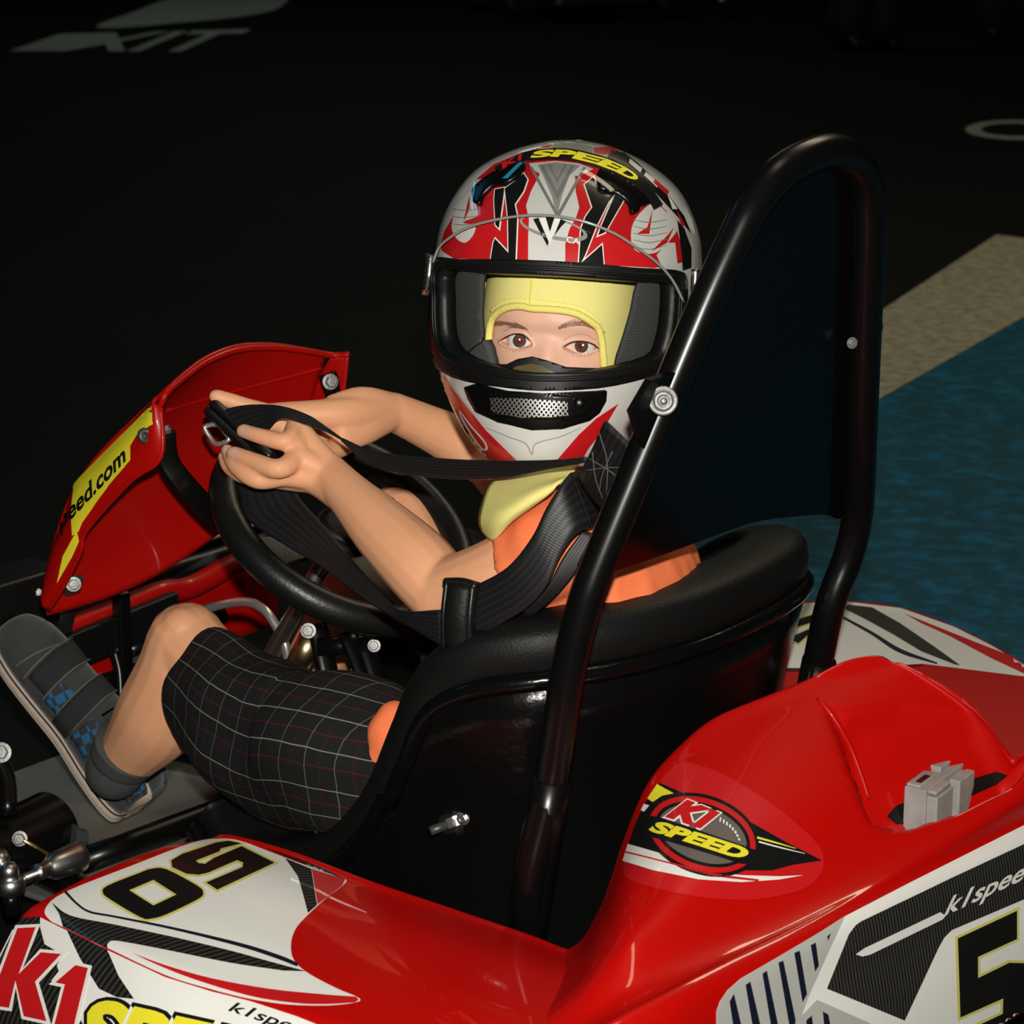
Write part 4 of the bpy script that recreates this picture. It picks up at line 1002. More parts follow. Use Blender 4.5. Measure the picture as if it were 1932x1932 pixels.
# ---- shorts with woven check
def plaid():
    m = bpy.data.materials.new('plaid_cotton'); m.use_nodes = True; nt = m.node_tree; b = nt.nodes['Principled BSDF']
    b.inputs['Roughness'].default_value = .85; b.inputs['Specular IOR Level'].default_value = .15
    uv = nt.nodes.new('ShaderNodeUVMap'); sp = nt.nodes.new('ShaderNodeSeparateXYZ')
    nz = nt.nodes.new('ShaderNodeTexNoise'); nz.inputs['Scale'].default_value = 18; tcn = nt.nodes.new('ShaderNodeTexCoord'); nt.links.new(tcn.outputs['Object'], nz.inputs['Vector'])
    mixv = nt.nodes.new('ShaderNodeMixRGB'); mixv.inputs[0].default_value = .008
    nt.links.new(uv.outputs[0], mixv.inputs[1]); nt.links.new(nz.outputs['Color'], mixv.inputs[2]); nt.links.new(mixv.outputs[0], sp.inputs[0])
    def M_(op, a, b_=None):
        n = nt.nodes.new('ShaderNodeMath'); n.operation = op
        for i, q in enumerate((a, b_)):
            if q is None: continue
            if isinstance(q, (int, float)): n.inputs[i].default_value = q
            else: nt.links.new(q, n.inputs[i])
        return n.outputs[0]
    def line(c, f, o, w): return M_('LESS_THAN', M_('FRACT', M_('ADD', M_('MULTIPLY', c, f), o)), w)
    U, V = sp.outputs[0], sp.outputs[1]
    cur = (0.010, 0.011, 0.011, 1)
    last = None
    for c, f, o, w, col in ((U, 36, .5, .03, (.045, .008, .010, 1)), (V, 34, .5, .036, (.075, .009, .012, 1)), (U, 36, 0, .032, (.085, .09, .085, 1)), (V, 34, 0, .038, (.19, .18, .14, 1))):
        k = line(c, f, o, w)
        mx = nt.nodes.new('ShaderNodeMixRGB'); nt.links.new(k, mx.inputs[0]); mx.inputs[2].default_value = col
        if last is None: mx.inputs[1].default_value = cur
        else: nt.links.new(last, mx.inputs[1])
        last = mx.outputs[0]
    nt.links.new(last, b.inputs['Base Color'])
    n2 = nt.nodes.new('ShaderNodeTexNoise'); n2.inputs['Scale'].default_value = 500; bp = nt.nodes.new('ShaderNodeBump'); bp.inputs['Strength'].default_value = .3; bp.inputs['Distance'].default_value = .001
    nt.links.new(tcn.outputs['Object'], n2.inputs['Vector']); nt.links.new(n2.outputs['Fac'], bp.inputs['Height']); nt.links.new(bp.outputs['Normal'], b.inputs['Normal'])
    return m
M['plaid'] = plaid()
def cloth_leg(name, pts, r, seed):
    seg, n = 48, 10
    V, Fq = tubeVF(pts, r, seg, n, caps=False, up=(0, 0, 1))
    V = np.array(V); K = len(V) // seg; rs = np.random.RandomState(seed); ph = rs.rand(8) * 6
    cen = V.reshape(K, seg, 3).mean(1)
    L = np.concatenate([[0], np.cumsum(np.linalg.norm(np.diff(cen, axis=0), axis=1))])
    for i in range(K):
        for k in range(seg):
            a = 2 * pi * k / seg
            w = .0028 * math.sin(3 * a + ph[0] + 14 * L[i]) + .0022 * math.sin(5 * a + ph[1] - 30 * L[i]) + .002 * math.sin(55 * L[i] + ph[2] + 2 * a)
            V[i * seg + k] += nrm(V[i * seg + k] - cen[i]) * w
    o = mk(name, V, Fq, M['plaid'], person)
    uvl = o.data.uv_layers.new(name='UVMap')
    AXu = nrm(cen[int(K * .62)] - cen[0])
    R0 = np.mean([np.mean(q) for q in r]) * 2 * pi
    for p in o.data.polygons:
        ks = [o.data.loops[l].vertex_index % seg for l in p.loop_indices]
        for l, k in zip(p.loop_indices, ks):
            vi = o.data.loops[l].vertex_index; i = vi // seg
            kk_ = k if not (k == 0 and max(ks) == seg - 1) else seg
            uvl.data[l].uv = (float((V[vi] - cen[0]) @ AXu), kk_ / seg * R0)
    solid(o, .002, 1)
    return o
cloth_leg('shorts_leg', [D(386, 1290, 2.578), D(410, 1308, 2.56), D(480, 1368, 2.515), D(570, 1412, 2.47), D(670, 1425, 2.425), (.03, .085, .19), (-.03, .06, .19)], [(.050, .058), (.056, .063), (.066, .076), (.072, .080), (.078, .080), (.08, .085), (.08, .085)], 2)
cloth_leg('shorts_leg', [(.20, -.112, .365), (.15, -.105, .32), (.09, -.09, .26), (.03, -.06, .19), (-.03, -.02, .18)], [(.058, .056), (.064, .062), (.075, .075), (.08, .085), (.08, .085)], 5)
# ---- sock and shoe
heel = D(230, 1524, 2.795); toe = D(26, 1226, 2.835)
Lx = nrm(toe - heel); Sy = nrm(np.array([-.10, 1, 0]) - Lx * (np.array([-.10, 1, 0]) @ Lx)); Ux = np.cross(Lx, Sy); Ux = Ux if Ux[2] > 0 else -Ux
def sho(l, s_, u): return heel + Lx * l + Sy * s_ + Ux * u
mk('sock', *tubeVF([D(245, 1408, 2.694), D(228, 1433, 2.708), D(216, 1455, 2.722), sho(.045, 0, .050), sho(.045, 0, .02)], [.0405, .0355, .0315, .029, .024], 24, 6), M['sock'], person)
SH = [(-.014, .0, .024), (-.010, .024, .028), (.01, .034, .035), (.05, .036, .036), (.10, .033, .034), (.15, .040, .038), (.19, .042, .042), (.22, .038, .04), (.238, .027, .03), (.246, .012, .013), (.248, .0, .0)]
def shoe(name, xf):
    root = empty(name, (0, 0, 0), person)
    cut = 1
    lv = [(l, (w1 + w2) / 2 if w1 > 0 else .004) for l, w1, w2 in SH]
    lv[0] = (-.012, .003); lv[-1] = (.248, .003)
    # sole
    ls = cr(np.array([(a, b) for a, b in lv]), 4)
    def outline(l): return float(np.interp(l, ls[:, 0], ls[:, 1]))
    rows = []
    for h, k in ((0, .93), (.004, 1.0), (.012, 1.02), (.013, 1.0), (.021, 1.0), (.0235, .96)):
        rows.append([xf(l, w * k, h) for l, w in ls] + [xf(l, -w * k, h) for l, w in ls[::-1]])
    Gs = np.array(rows); Vv, Ff = gridVF(Gs, cv=True); n = Gs.shape[1]
    half = len(ls)
    for base, fl_ in ((0, True), (5 * n, False)):
        for i in range(half - 1):
            q = (base + i, base + i + 1, base + n - 2 - i, base + n - 1 - i); Ff.append(q if fl_ else q[::-1])
    sole = mk('sole', Vv, Ff, M['sole'], root)
    tube('sole_line', [xf(l, w * 1.025, .0155) for l, w in ls[2:-2]], .0011, M['suededark'], root, n=1, seg=6)
    # upper: cross sections along the foot with an opening at the ankle
    rows = []
    for l, hgt in ((-.010, .050), (-.004, .058), (.015, .062), (.045, .064), (.075, .066), (.10, .062), (.125, .055), (.155, .047), (.19, .040), (.22, .032), (.24, .022), (.245, .015)):
        w = outline(l) * .97
        row = []
        for a in np.linspace(0, pi, 19):
            c, sn = math.cos(a), math.sin(a)
            cc = math.copysign(abs(c) ** .75, c)
            row.append(xf(l, w * cc * (1 - .28 * (sn ** 3) * (1 if l < .1 else .6)), .020 + (hgt - .0) * sn ** .85))
        rows.append(row)
    Gd = surf(rows, 4, 2)
    V, Ff = gridVF(Gd); m_ = Gd.shape[1]; n_ = Gd.shape[0]
    keep = []
    for f in Ff:
        i = f[0] // m_; j = f[0] % m_
        t = j / (m_ - 1); lfrac = i / (n_ - 1)
        if lfrac < .40 and .30 < t < .70: continue
        keep.append(f)
    up = mk('upper', V, keep, M['suede'], root); solid(up, .003, 0)
    def ring_pt(lfrac, t):
        i = lfrac * (n_ - 1); j = t * (m_ - 1); i0 = min(int(i), n_ - 2); j0 = min(int(j), m_ - 2)
        a, b = i - i0, j - j0
        return (Gd[i0, j0] * (1 - a) * (1 - b) + Gd[i0 + 1, j0] * a * (1 - b) + Gd[i0, j0 + 1] * (1 - a) * b + Gd[i0 + 1, j0 + 1] * a * b)
    cen = xf(.1, 0, .02)
    def strip(nm, l0, l1, t0, t1, m, off, nl=6, nt=14, sk=0.0):
        Gq = np.zeros((nl, nt, 3))
        for i in range(nl):
            for j in range(nt):
                tt = t0 + (t1 - t0) * j / (nt - 1); lf = l0 + (l1 - l0) * i / (nl - 1) + sk * (j / (nt - 1))
                p = ring_pt(min(.999, max(0, lf)), min(.999, max(0, tt)))
                c_ = ring_pt(min(.999, max(0, lf)), .5) * .0 + xf(np.dot(p - heel, Lx) if xf is sho else np.dot(p - xf(0, 0, 0), nrm(xf(1, 0, 0) - xf(0, 0, 0))), 0, .022)
                Gq[i, j] = p + nrm(p - c_) * off
        V_, F_ = gridVF(Gq); o = mk(nm, V_, F_, m, root); solid(o, .002, 0); return o
    strip('strap', .43, .52, .02, .80, M['suededark'], .004, sk=.06)
    strip('strap', .60, .68, .10, .80, M['suededark'], .0035, sk=.05)
    strip('collar_check', .02, .30, .10, .27, M['check'], .0022, 14, 8); strip('collar_check', .02, .30, .73, .90, M['check'], .0022, 14, 8)
    strip('side_check', .46, .62, .06, .28, M['check'], .0015, 10, 8)
    strip('side_check', .32, .42, .04, .24, M['check'], .0016, 8, 8)
    for (a, b, sk_) in ((.425, .43, .06), (.522, .527, .06), (.595, .60, .05), (.682, .687, .05), (.73, .735, -.02)):
        strip('stitching', a, b, .05, .80, M['thread'], .0056 if a < .72 else .0022, 2, 20, sk_)
    return root
def checker(name, s):
    m = mat(name, (.02, .1, .2), .85); nt = m.node_tree; b = nt.nodes['Principled BSDF']; tc = nt.nodes.new('ShaderNodeTexCoord'); mp = nt.nodes.new('ShaderNodeMapping'); mp.inputs['Rotation'].default_value = (0.2, 1.03, .1)
    ch = nt.nodes.new('ShaderNodeTexChecker'); ch.inputs['Scale'].default_value = s; ch.inputs['Color1'].default_value = (.012, .10, .22, 1); ch.inputs['Color2'].default_value = (.022, .024, .024, 1)
    nt.links.new(tc.outputs['Object'], mp.inputs[0]); nt.links.new(mp.outputs[0], ch.inputs[0]); nt.links.new(ch.outputs[0], b.inputs['Base Color']); return m
M['check'] = checker('blue_check_canvas', 95)
shoe('shoe', sho)
h2 = np.array([.495, -.11, .052]); t2 = np.array([.66, -.125, .145]); L2 = nrm(t2 - h2); S2 = nrm(np.array([0, 1, 0]) - L2 * L2[1]); U2 = np.cross(L2, S2); U2 = U2 if U2[2] > 0 else -U2
shoe('shoe', lambda l, s_, u: h2 + L2 * l + S2 * s_ + U2 * u)
mk('sock', *tubeVF([(.44, -.112, .165), (.47, -.11, .12), h2 + L2 * .05 + U2 * .05, h2 + L2 * .04 + U2 * .02], [.033, .033, .036, .034], 24, 5), M['sock'], person)

# ---- head: face, eyes, balaclava
eyeL, eyeR = (977, 644), (1095, 654)
uL = [float((hpx(*e, .094) - HC) @ q) for e in (eyeL,) for q in (er, eu)]; uR = [float((hpx(*e, .094) - HC) @ q) for e in (eyeR,) for q in (er, eu)]
um = (uL[0] + uR[0]) / 2; vm = (uL[1] + uR[1]) / 2
almL = sm([(943, 644), (955, 635), (971, 630), (988, 632), (1000, 642), (1004, 652), (993, 656), (975, 658), (958, 653)], 4)
almR = sm([(1061, 656), (1072, 648), (1088, 643.5), (1106, 644.5), (1121, 651), (1128, 657), (1116, 663), (1098, 668), (1077, 665)], 4)
def head_w(u, v, extra=0.0):
    a = .071 + extra; b = .118 + extra
    du = (u - um) / a; dv = (v - (vm + .012)) / b
    q = 1 - abs(du) ** 2.4 - abs(dv) ** 2.4
    return (.098 + extra) * math.sqrt(max(q, 0)) ** .9 if q > 0 else -1
def face_w(u, v):
    w = head_w(u, v)
    x = u - um; y = v - vm
    G2 = lambda cx, cy, sx, sy: math.exp(-((x - cx) / sx) ** 2 - ((y - cy) / sy) ** 2)
    w += .002 * G2(0, .022, .05, .012)                       # brow ridge
    ed = (uR[0] - uL[0]) / 2
    for sgn in (-1, 1):
        w -= .0070 * G2(sgn * ed * .98, -.001, .019, .0125)   # sockets
        w += .0045 * G2(sgn * ed * 1.0, -.030, .02, .013)      # cheeks
        w += .0018 * G2(sgn * ed * 1.02, .017, .022, .007)   # brows
        w += .0052 * G2(sgn * ed, .0, .0145, .0085)          # lids over the eyeball
    t = min(1, max(0, (.010 - y) / .05))
    w += (.001 + .013 * t) * math.exp(-(x / (.009 + .006 * t)) ** 2)  # nose
    w -= .003 * G2(0, .008, .014, .010)
    return w
def inpoly(q, poly):
    ins = False; n = len(poly)
    for i in range(n):
        a, b = poly[i], poly[(i + 1) % n]
        if (a[1] > q[1]) != (b[1] > q[1]) and q[0] < (b[0] - a[0]) * (q[1] - a[1]) / (b[1] - a[1]) + a[0]: ins = not ins
    return ins
US = np.arange(um - .064, um + .0641, .0008); VS = np.arange(vm - .052, vm + .0521, .0008)
W = np.zeros((len(VS), len(US), 3))
for i, v in enumerate(VS):
    for j, u in enumerate(US):
        W[i, j] = HL(u, face_w(u, v), v)
for i in range(len(VS)):
    for j in range(len(US)):
        px, py = proj(W[i, j])
        if 930 < px < 1140 and 615 < py < 680:
            for al in (almL, almR):
                if min(q[0] for q in al) - 4 < px < max(q[0] for q in al) + 4:
                    sd = sdist(np.array([px, py]), np.array(al))
                    if sd > -5: W[i, j] = W[i, j] - ef * (.009 * min(1, max(0, sd / 3.0))) + ef * .0012 * math.exp(-((sd + 2) / 2.0) ** 2)
Vf, Ff = gridVF(W)
face = mk('face', Vf, Ff, M['facial'], person)
face_bvh = bvh_of(face)
def eyeball(e, al, ic):
    h = np.array([np.mean([q[0] for q in al]), np.mean([q[1] for q in al])])
    u = float((hpx(*h, .092) - HC) @ er); v = float((hpx(*h, .092) - HC) @ eu)
    c = HL(u, face_w(u, v) - .0128, v)
    Vs, Fs = [], []
    Vv, Fq = lathe(c, ef, [(.0118 * math.sin(t), max(.0118 * math.cos(t), 1e-4)) for t in np.linspace(-pi / 2, pi / 2, 24)], 40)
    o = mk('eyeball', Vv, Fq, M['eyewhite'], person); bv = bvh_of(o)
    cir = lambda r: [(ic[0] + r * math.cos(t), ic[1] + r * math.sin(t)) for t in np.linspace(0, 2 * pi, 28, endpoint=False)]
    decal('iris', [cir(12.6)], bv, M['iris'], o, .00025, 3)
    decal('pupil', [cir(5.0)], bv, M['pupil'], o, .0004, 2)
eyeball(eyeL, almL, (980, 643)); eyeball(eyeR, almR, (1097, 653))
def onto(bv, px, py, off):
    d = Vector(ray(px, py)).normalized(); h_ = bv.ray_cast(Vector(CAM), d)
    if h_[0] is None: return None
    n = h_[1] if h_[1].dot(d) < 0 else -h_[1]
    return np.array(h_[0] + n * off)
def hairs(name, lines, w, bv, m, parent, off=.0004):
    g_ = G()
    for ln in lines:
        q = cr(ln, 3) if len(ln) > 2 else np.array(ln, float)
        pr = []
        for i in range(len(q)):
            t = nrm(q[min(i + 1, len(q) - 1)] - q[max(i - 1, 0)]); nn = np.array([t[1], -t[0]]); ww = w * (1 - .8 * i / (len(q) - 1)) / 2
            a = onto(bv, *(q[i] + nn * ww), off); b = onto(bv, *(q[i] - nn * ww), off)
            if a is None or b is None: pr = []; break
            pr.append((a, b))
        if len(pr) > 1:
            g_.add([x for p in pr for x in p], [(2 * i, 2 * i + 1, 2 * i + 3, 2 * i + 2) for i in range(len(pr) - 1)])
    if g_.V:
        o = g_.obj(name, m, parent); o['kind'] = 'stuff'; return o
rs = np.random.RandomState(11)
q5 = lambda pts: zc(pts, 4.6, 860, 480)
def brow(cl, th, sgn):
    c = cr(q5(cl), 12); L = []
    for i in range(3, len(c) - 2):
        f = i / (len(c) - 1); t_ = .8 * np.interp(f, [0, .25, .6, 1], th)
        for k in range(3):
            o = c[i] + np.array([rs.uniform(-2, 2), rs.uniform(-.5, .5) * t_])
            ln = 13 + rs.rand() * 6; d = nrm(c[min(i + 2, len(c) - 1)] - c[max(i - 2, 0)]) + np.array([0, rs.uniform(-.35, .2)])
            L.append([o, o + d * ln * .5, o + d * ln + np.array([0, 1.2])])
    hairs('eyebrow', L, 1.5, face_bvh, M['hair'], person)
brow([(640, 655), (560, 628), (470, 608), (380, 602), (310, 612)], [5, 9, 8, 3], -1)
brow([(880, 650), (940, 620), (1040, 602), (1130, 608), (1255, 655)], [5, 9, 8, 3], 1)
M['lidline'] = M['lash']
def lash(al, lo, hi):
    p = [q for q in al[lo:hi]]
    pts = [onto(face_bvh, *q, .0009) for q in p]; pts = [q for q in pts if q is not None]
    if len(pts) > 2: tube('lash_line', pts, [.0003] + [.0007] * (len(pts) - 2) + [.0003], M['lash'], person, n=2, seg=6)
lash([(941, 645), (955, 634), (971, 629), (988, 631), (1000, 641)], 0, 5); lash([(1064, 653), (1075, 646), (1088, 642.5), (1106, 643.5), (1121, 650), (1131, 660)], 0, 6)
hairs('lower_lashes', [[(x, y), (x - 3 + (x - 977) * .05, y + 8)] for x, y in [(958, 655), (964, 657), (970, 659), (976, 659), (983, 658), (989, 657)]], .9, face_bvh, M['hair'], person, .0006)
hairs('lower_lashes', [[(x, y), (x + (x - 1085) * .08, y + 8)] for x, y in [(1082, 667), (1088, 668), (1095, 669), (1102, 668), (1109, 666), (1114, 664)]], .9, face_bvh, M['hair'], person, .0006)
for cl in ([(950, 625), (972, 617), (992, 622), (1003, 636)], [(1062, 643), (1082, 632), (1106, 632), (1124, 642)]):
    pts = [onto(face_bvh, *q, -.0002) for q in cr(cl, 5)]
    tube('eyelid_crease', pts, [.0004] * len(pts), M['lip'], person, n=1, seg=6)
# balaclava
open_px = sm(q5([(296, 1000), (288, 840), (288, 700), (310, 580), (360, 510), (450, 462), (560, 450), (650, 468), (760, 474), (940, 490), (1060, 520), (1180, 590), (1240, 650), (1268, 760), (1278, 870), (1288, 985), (1290, 1060), (1000, 1120), (500, 1120)]), 3)
VS2 = np.arange(vm - .085, vm + .1101, .0025); US2 = np.arange(um - .082, um + .0821, .0025)
Hd = np.zeros((len(VS2), len(US2), 3)); ok = np.zeros((len(VS2), len(US2)), bool)
for i, v in enumerate(VS2):
    for j, u in enumerate(US2):
        w = head_w(u, v, .0045); ok[i, j] = w > 0
        x = u - um; y = v - vm
        w += .0035 * math.exp(-(x / .05) ** 2 - ((y - .022) / .014) ** 2)
        Hd[i, j] = HL(u, max(w, -.02), v)
n, m_, _ = Hd.shape; Fh = []
for i in range(n - 1):
    for j in range(m_ - 1):
        c = (Hd[i, j] + Hd[i + 1, j + 1]) / 2
        if inpoly(proj(c), open_px): continue
        Fh.append((i * m_ + j, i * m_ + j + 1, (i + 1) * m_ + j + 1, (i + 1) * m_ + j))
hood = mk('balaclava', Hd.reshape(-1, 3), Fh, M['hood'], person); hood['label'] = 'yellow cotton balaclava'
full = [(i * m_ + j, i * m_ + j + 1, (i + 1) * m_ + j + 1, (i + 1) * m_ + j) for i in range(n - 1) for j in range(m_ - 1)]
hood_bvh = BVHTree.FromPolygons([Vector(v) for v in Hd.reshape(-1, 3)], full)
tp = [onto(hood_bvh, *q, .0002) for q in open_px]; tp = [q for q in tp if q is not None]
mk('hood_binding', *tubeVF(tp, [(.0034, .0026)] * len(tp), 10, 1, closed=True, up=ef), M['hoodtrim'], hood)
sp_ = [onto(hood_bvh, *q, .0002) for q in cr([(1003, 515), (1004, 540), (1002, 560), (1001, 582)], 6)]
tube('hood_seam', [q for q in sp_ if q is not None], .0013, M['hoodtrim'], hood, n=1, seg=8)
sp_ = [onto(hood_bvh, *q, .0002) for q in cr(q5([(300, 500), (380, 425), (480, 385), (640, 385), (800, 405), (960, 425), (1100, 465), (1220, 555), (1290, 680)]), 6)]
tube('hood_stitch', [q for q in sp_ if q is not None], .0006, M['hoodtrim'], hood, n=1, seg=6)
# bib of the balaclava over the shoulder
bib = [[D(950, 893, 2.30), D(1000, 880, 2.275), D(1050, 878, 2.25), D(1090, 880, 2.24)], [D(922, 918, 2.275), D(975, 915, 2.245), D(1030, 905, 2.225), D(1075, 900, 2.22)], [D(908, 960, 2.26), D(950, 955, 2.222), D(1005, 930, 2.205), D(1060, 908, 2.20)], [D(905, 985, 2.262), D(940, 985, 2.222), D(985, 958, 2.205), D(1040, 928, 2.20)], [D(912, 1003, 2.27), D(932, 1018, 2.245), D(962, 985, 2.222), D(1010, 950, 2.21)]]
solid(mk('balaclava_bib', *gridVF(surf(bib, 5, 5)), M['hood'], hood), .003, 0)

# fuse the face into the body mesh so the figure is one piece
def fuse(a, b):
    n0 = len(a.data.materials)
    for m in b.data.materials: a.data.materials.append(m)
    bm = bmesh.new(); bm.from_mesh(a.data); k = len(bm.faces); bm.from_mesh(b.data); bm.faces.ensure_lookup_table()
    for f in bm.faces[k:]: f.material_index = n0; f.smooth = True
    bm.to_mesh(a.data); bm.free(); bpy.data.objects.remove(b)
fuse(body, face)
# ================================================================== HELMET
helmet = empty('helmet', (0, 0, 0))
tag(helmet, 'red, white and black full-face racing helmet worn with its clear visor flipped up', 'helmet')
RG = [(.1555, .004, .004, .004), (.152, .030, .032, .034), (.140, .064, .066, .075), (.121, .0935, .092, .105), (.096, .112, .112, .125), (.066, .1235, .128, .138), (.03, .1265, .139, .143), (0, .1265, .144, .143), (-.035, .1235, .147, .138), (-.07, .1145, .149, .13), (-.10, .101, .148, .12), (-.125, .085, .140, .105), (-.143, .068, .124, .09), (-.153, .055, .108, .08)]
q = cr(np.array(RG), 10)
NT = 168
def ringpt(a, bf, bb, h, th, lowk):
    s_, c_ = math.sin(th), math.cos(th)
    return HL(a * math.copysign(abs(s_) ** .95, s_), (bf if c_ > 0 else bb) * math.copysign(abs(c_) ** (.95 + lowk), c_), h)
HG = np.array([[ringpt(a, bf, bb, h, 2 * pi * k / NT, .25 * max(0, -h / .15)) for k in range(NT)] for h, a, bf, bb in q])
# recess line along brow and chin
V, Ff = gridVF(HG, cv=True)
hel_bvh = BVHTree.FromPolygons([Vector(v) for v in V], Ff)
nv = []
for i_ in range(HG.shape[0]):
    for k_ in range(NT):
        a_ = HG[i_, (k_ + 1) % NT] - HG[i_, k_ - 1]; b_ = HG[min(i_ + 1, HG.shape[0] - 1), k_] - HG[max(i_ - 1, 0), k_]
        n_ = nrm(np.cross(a_, b_)); nv.append(n_ if n_ @ (HG[i_, k_] - HC) > 0 else -n_)
vis_bvh = BVHTree.FromPolygons([Vector(v + n_ * .011) for v, n_ in zip(V, nv)], Ff)
qh = lambda pts: zc(pts, 3.01875, 760, 230)
g_out = sm(qh([(205, 775), (350, 786), (600, 788), (900, 800), (1100, 813), (1300, 832), (1450, 838), (1560, 850), (1600, 900), (1590, 1100), (1550, 1270), (1480, 1400), (1350, 1455), (1100, 1512), (800, 1528), (600, 1512), (370, 1470), (220, 1400), (165, 1310), (160, 1200), (178, 1000), (188, 850)]), 3)
g_in = sm(qh([(250, 842), (440, 855), (700, 865), (900, 875), (1100, 890), (1300, 905), (1480, 915), (1520, 935), (1518, 1100), (1490, 1260), (1430, 1350), (1180, 1408), (1000, 1425), (860, 1432), (700, 1425), (500, 1390), (330, 1330), (262, 1260), (240, 1150), (238, 1000)]), 3)
mid = [((a[0] + b[0]) / 2, (a[1] + b[1]) / 2) for a, b in zip(g_in, g_in)]
cutp = grow(g_in, 6)
keep = []
for f in Ff:
    c = sum(V[i] for i in f) / 4
    if (c - HC) @ ef > 0.02 and inpoly(proj(c), cutp): continue
    keep.append(f)
shell = mk('shell', V, keep, M['shellwhite'], helmet)
thick(shell, .008, HC)
def hd(name, polys, m, off, step=8, t=0, parent=None, smooth=False):
    if smooth: polys = [sm(p, 3) for p in polys]
    o = decal(name, polys, hel_bvh, m, parent or shell, off, step, .05)
    if o and t: thick(o, t, HC)
    return o
hd('port_gasket', [g_out, g_in], M['rubber'], .0045, 7, .016)
for k, (e, of) in enumerate(((.30, .0052), (.62, .0056))):
    lp = [((a_[0] * (1 - e) + b_[0] * e), (a_[1] * (1 - e) + b_[1] * e)) for a_, b_ in zip(grow(g_in, 5), grow(g_in, 16))]
    pts = [onto(hel_bvh, *p, of) for p in lp]; pts = [p for p in pts if p is not None]
    tube('gasket_ridge', pts, .0016, M['rubber'], shell, n=1, seg=6, closed=True)
# chin vent
hd('chin_vent', [qh([(378, 1505), (425, 1490), (600, 1530), (800, 1545), (1100, 1530), (1146, 1525), (1140, 1580), (1105, 1645), (1050, 1690), (900, 1738), (740, 1745), (560, 1700), (440, 1640), (395, 1560)])], M['blackgloss'], .006, 7, .008)
hd('vent_frame', [qh([(505, 1550), (600, 1535), (850, 1545), (1010, 1560), (1060, 1600), (1020, 1660), (900, 1690), (700, 1690), (540, 1655), (505, 1620)])], M['blackgloss'], .008, 7, .004)
def grille():
    m = mat('steel_mesh', (.4, .4, .38), .35, metal=.9); nt = m.node_tree; b = nt.nodes['Principled BSDF']; tc = nt.nodes.new('ShaderNodeTexCoord')
    outs = []
    for ax in (er + eu * .8, er - eu * .8):
        d = nt.nodes.new('ShaderNodeVectorMath'); d.operation = 'DOT_PRODUCT'; d.inputs[1].default_value = tuple(ax)
        nt.links.new(tc.outputs['Object'], d.inputs[0])
        s_ = nt.nodes.new('ShaderNodeMath'); s_.operation = 'MULTIPLY'; s_.inputs[1].default_value = 2 * pi / .0042
        c_ = nt.nodes.new('ShaderNodeMath'); c_.operation = 'SINE'
        nt.links.new(d.outputs['Value'], s_.inputs[0]); nt.links.new(s_.outputs[0], c_.inputs[0]); outs.append(c_.outputs[0])
    mx = nt.nodes.new('ShaderNodeMath'); mx.operation = 'MAXIMUM'; nt.links.new(outs[0], mx.inputs[0]); nt.links.new(outs[1], mx.inputs[1])
    r = nt.nodes.new('ShaderNodeValToRGB'); r.color_ramp.elements[0].position = .15; r.color_ramp.elements[0].color = (.01, .01, .01, 1); r.color_ramp.elements[1].position = .75; r.color_ramp.elements[1].color = (.5, .49, .46, 1)
    nt.links.new(mx.outputs[0], r.inputs[0]); nt.links.new(r.outputs[0], b.inputs['Base Color']); return m
hd('vent_mesh', [qh([(530, 1565), (700, 1570), (930, 1585), (932, 1660), (850, 1672), (690, 1676), (560, 1650), (535, 1635)])], grille(), .0088, 5)
for cx, cy in ((990, 1590), (1000, 1610)):
    p = onto(hel_bvh, *qh([(cx, cy)])[0], .009); mk('vent_knob', *lathe(p, nrm(np.array(CAM) - p), [(0, .005), (.003, .005), (.004, .003)], 14), M['blackgloss'], shell); break
# painted graphics: front
r1, r2, r3, r4 = .0004, .0008, .0012, .0016
hd('red_panel', [qh([(225, 735), (215, 700), (240, 620), (300, 520), (380, 420), (480, 330), (600, 260), (720, 222), (850, 205), (1000, 215), (1150, 262), (1290, 330), (1400, 410), (1500, 510), (1560, 620), (1590, 720), (1590, 800), (1500, 822), (1430, 832), (1140, 815), (900, 800), (600, 790), (290, 778)])], M['redvinyl'], r1)
cw = qh([(720, 240), (870, 226), (1000, 240), (1085, 272), (1000, 312), (980, 310), (985, 400), (1005, 490), (985, 550), (950, 610), (925, 700), (925, 803), (715, 795), (715, 650), (720, 560), (703, 480), (730, 400), (782, 300), (735, 270)])
hd('centre_stripe', [cw], M['shellwhite'], r2)
for p in ([(770, 250), (870, 236), (1010, 252), (950, 310), (905, 430), (880, 540), (850, 430), (800, 310)],): hd('centre_taper', [qh(p)], M['silver'], r3)
for p in ([(800, 250), (880, 400), (960, 250), (975, 258), (882, 450), (785, 258)], [(740, 262), (882, 520), (1030, 262), (1042, 270), (884, 560), (726, 270)], [(840, 245), (880, 330), (925, 245), (935, 248), (880, 355), (830, 248)]): hd('centre_line', [qh(p)], M['silverd'], r4, 6)
LB = [[(585, 385), (640, 345), (690, 300), (712, 335), (690, 400), (640, 475), (655, 545), (645, 790), (612, 785), (605, 745), (603, 560)], [(525, 450), (530, 390), (582, 380), (578, 420), (552, 610), (532, 590)], [(505, 785), (520, 690), (530, 668), (605, 748), (642, 790)]]
RBk = [[(1035, 362), (1085, 320), (1112, 392), (1205, 418), (1170, 460), (1100, 600), (1035, 765), (1015, 803), (1002, 803), (1015, 610), (1040, 545), (1078, 490)], [(1260, 440), (1205, 420), (1125, 605), (1110, 650), (1150, 632)], [(1030, 792), (1132, 702), (1142, 815), (1012, 806)]]
for p in LB + RBk:
    hd('spike_edge', [grow(qh(p), 2.2)], M['white'], r2 + .0002, 7)
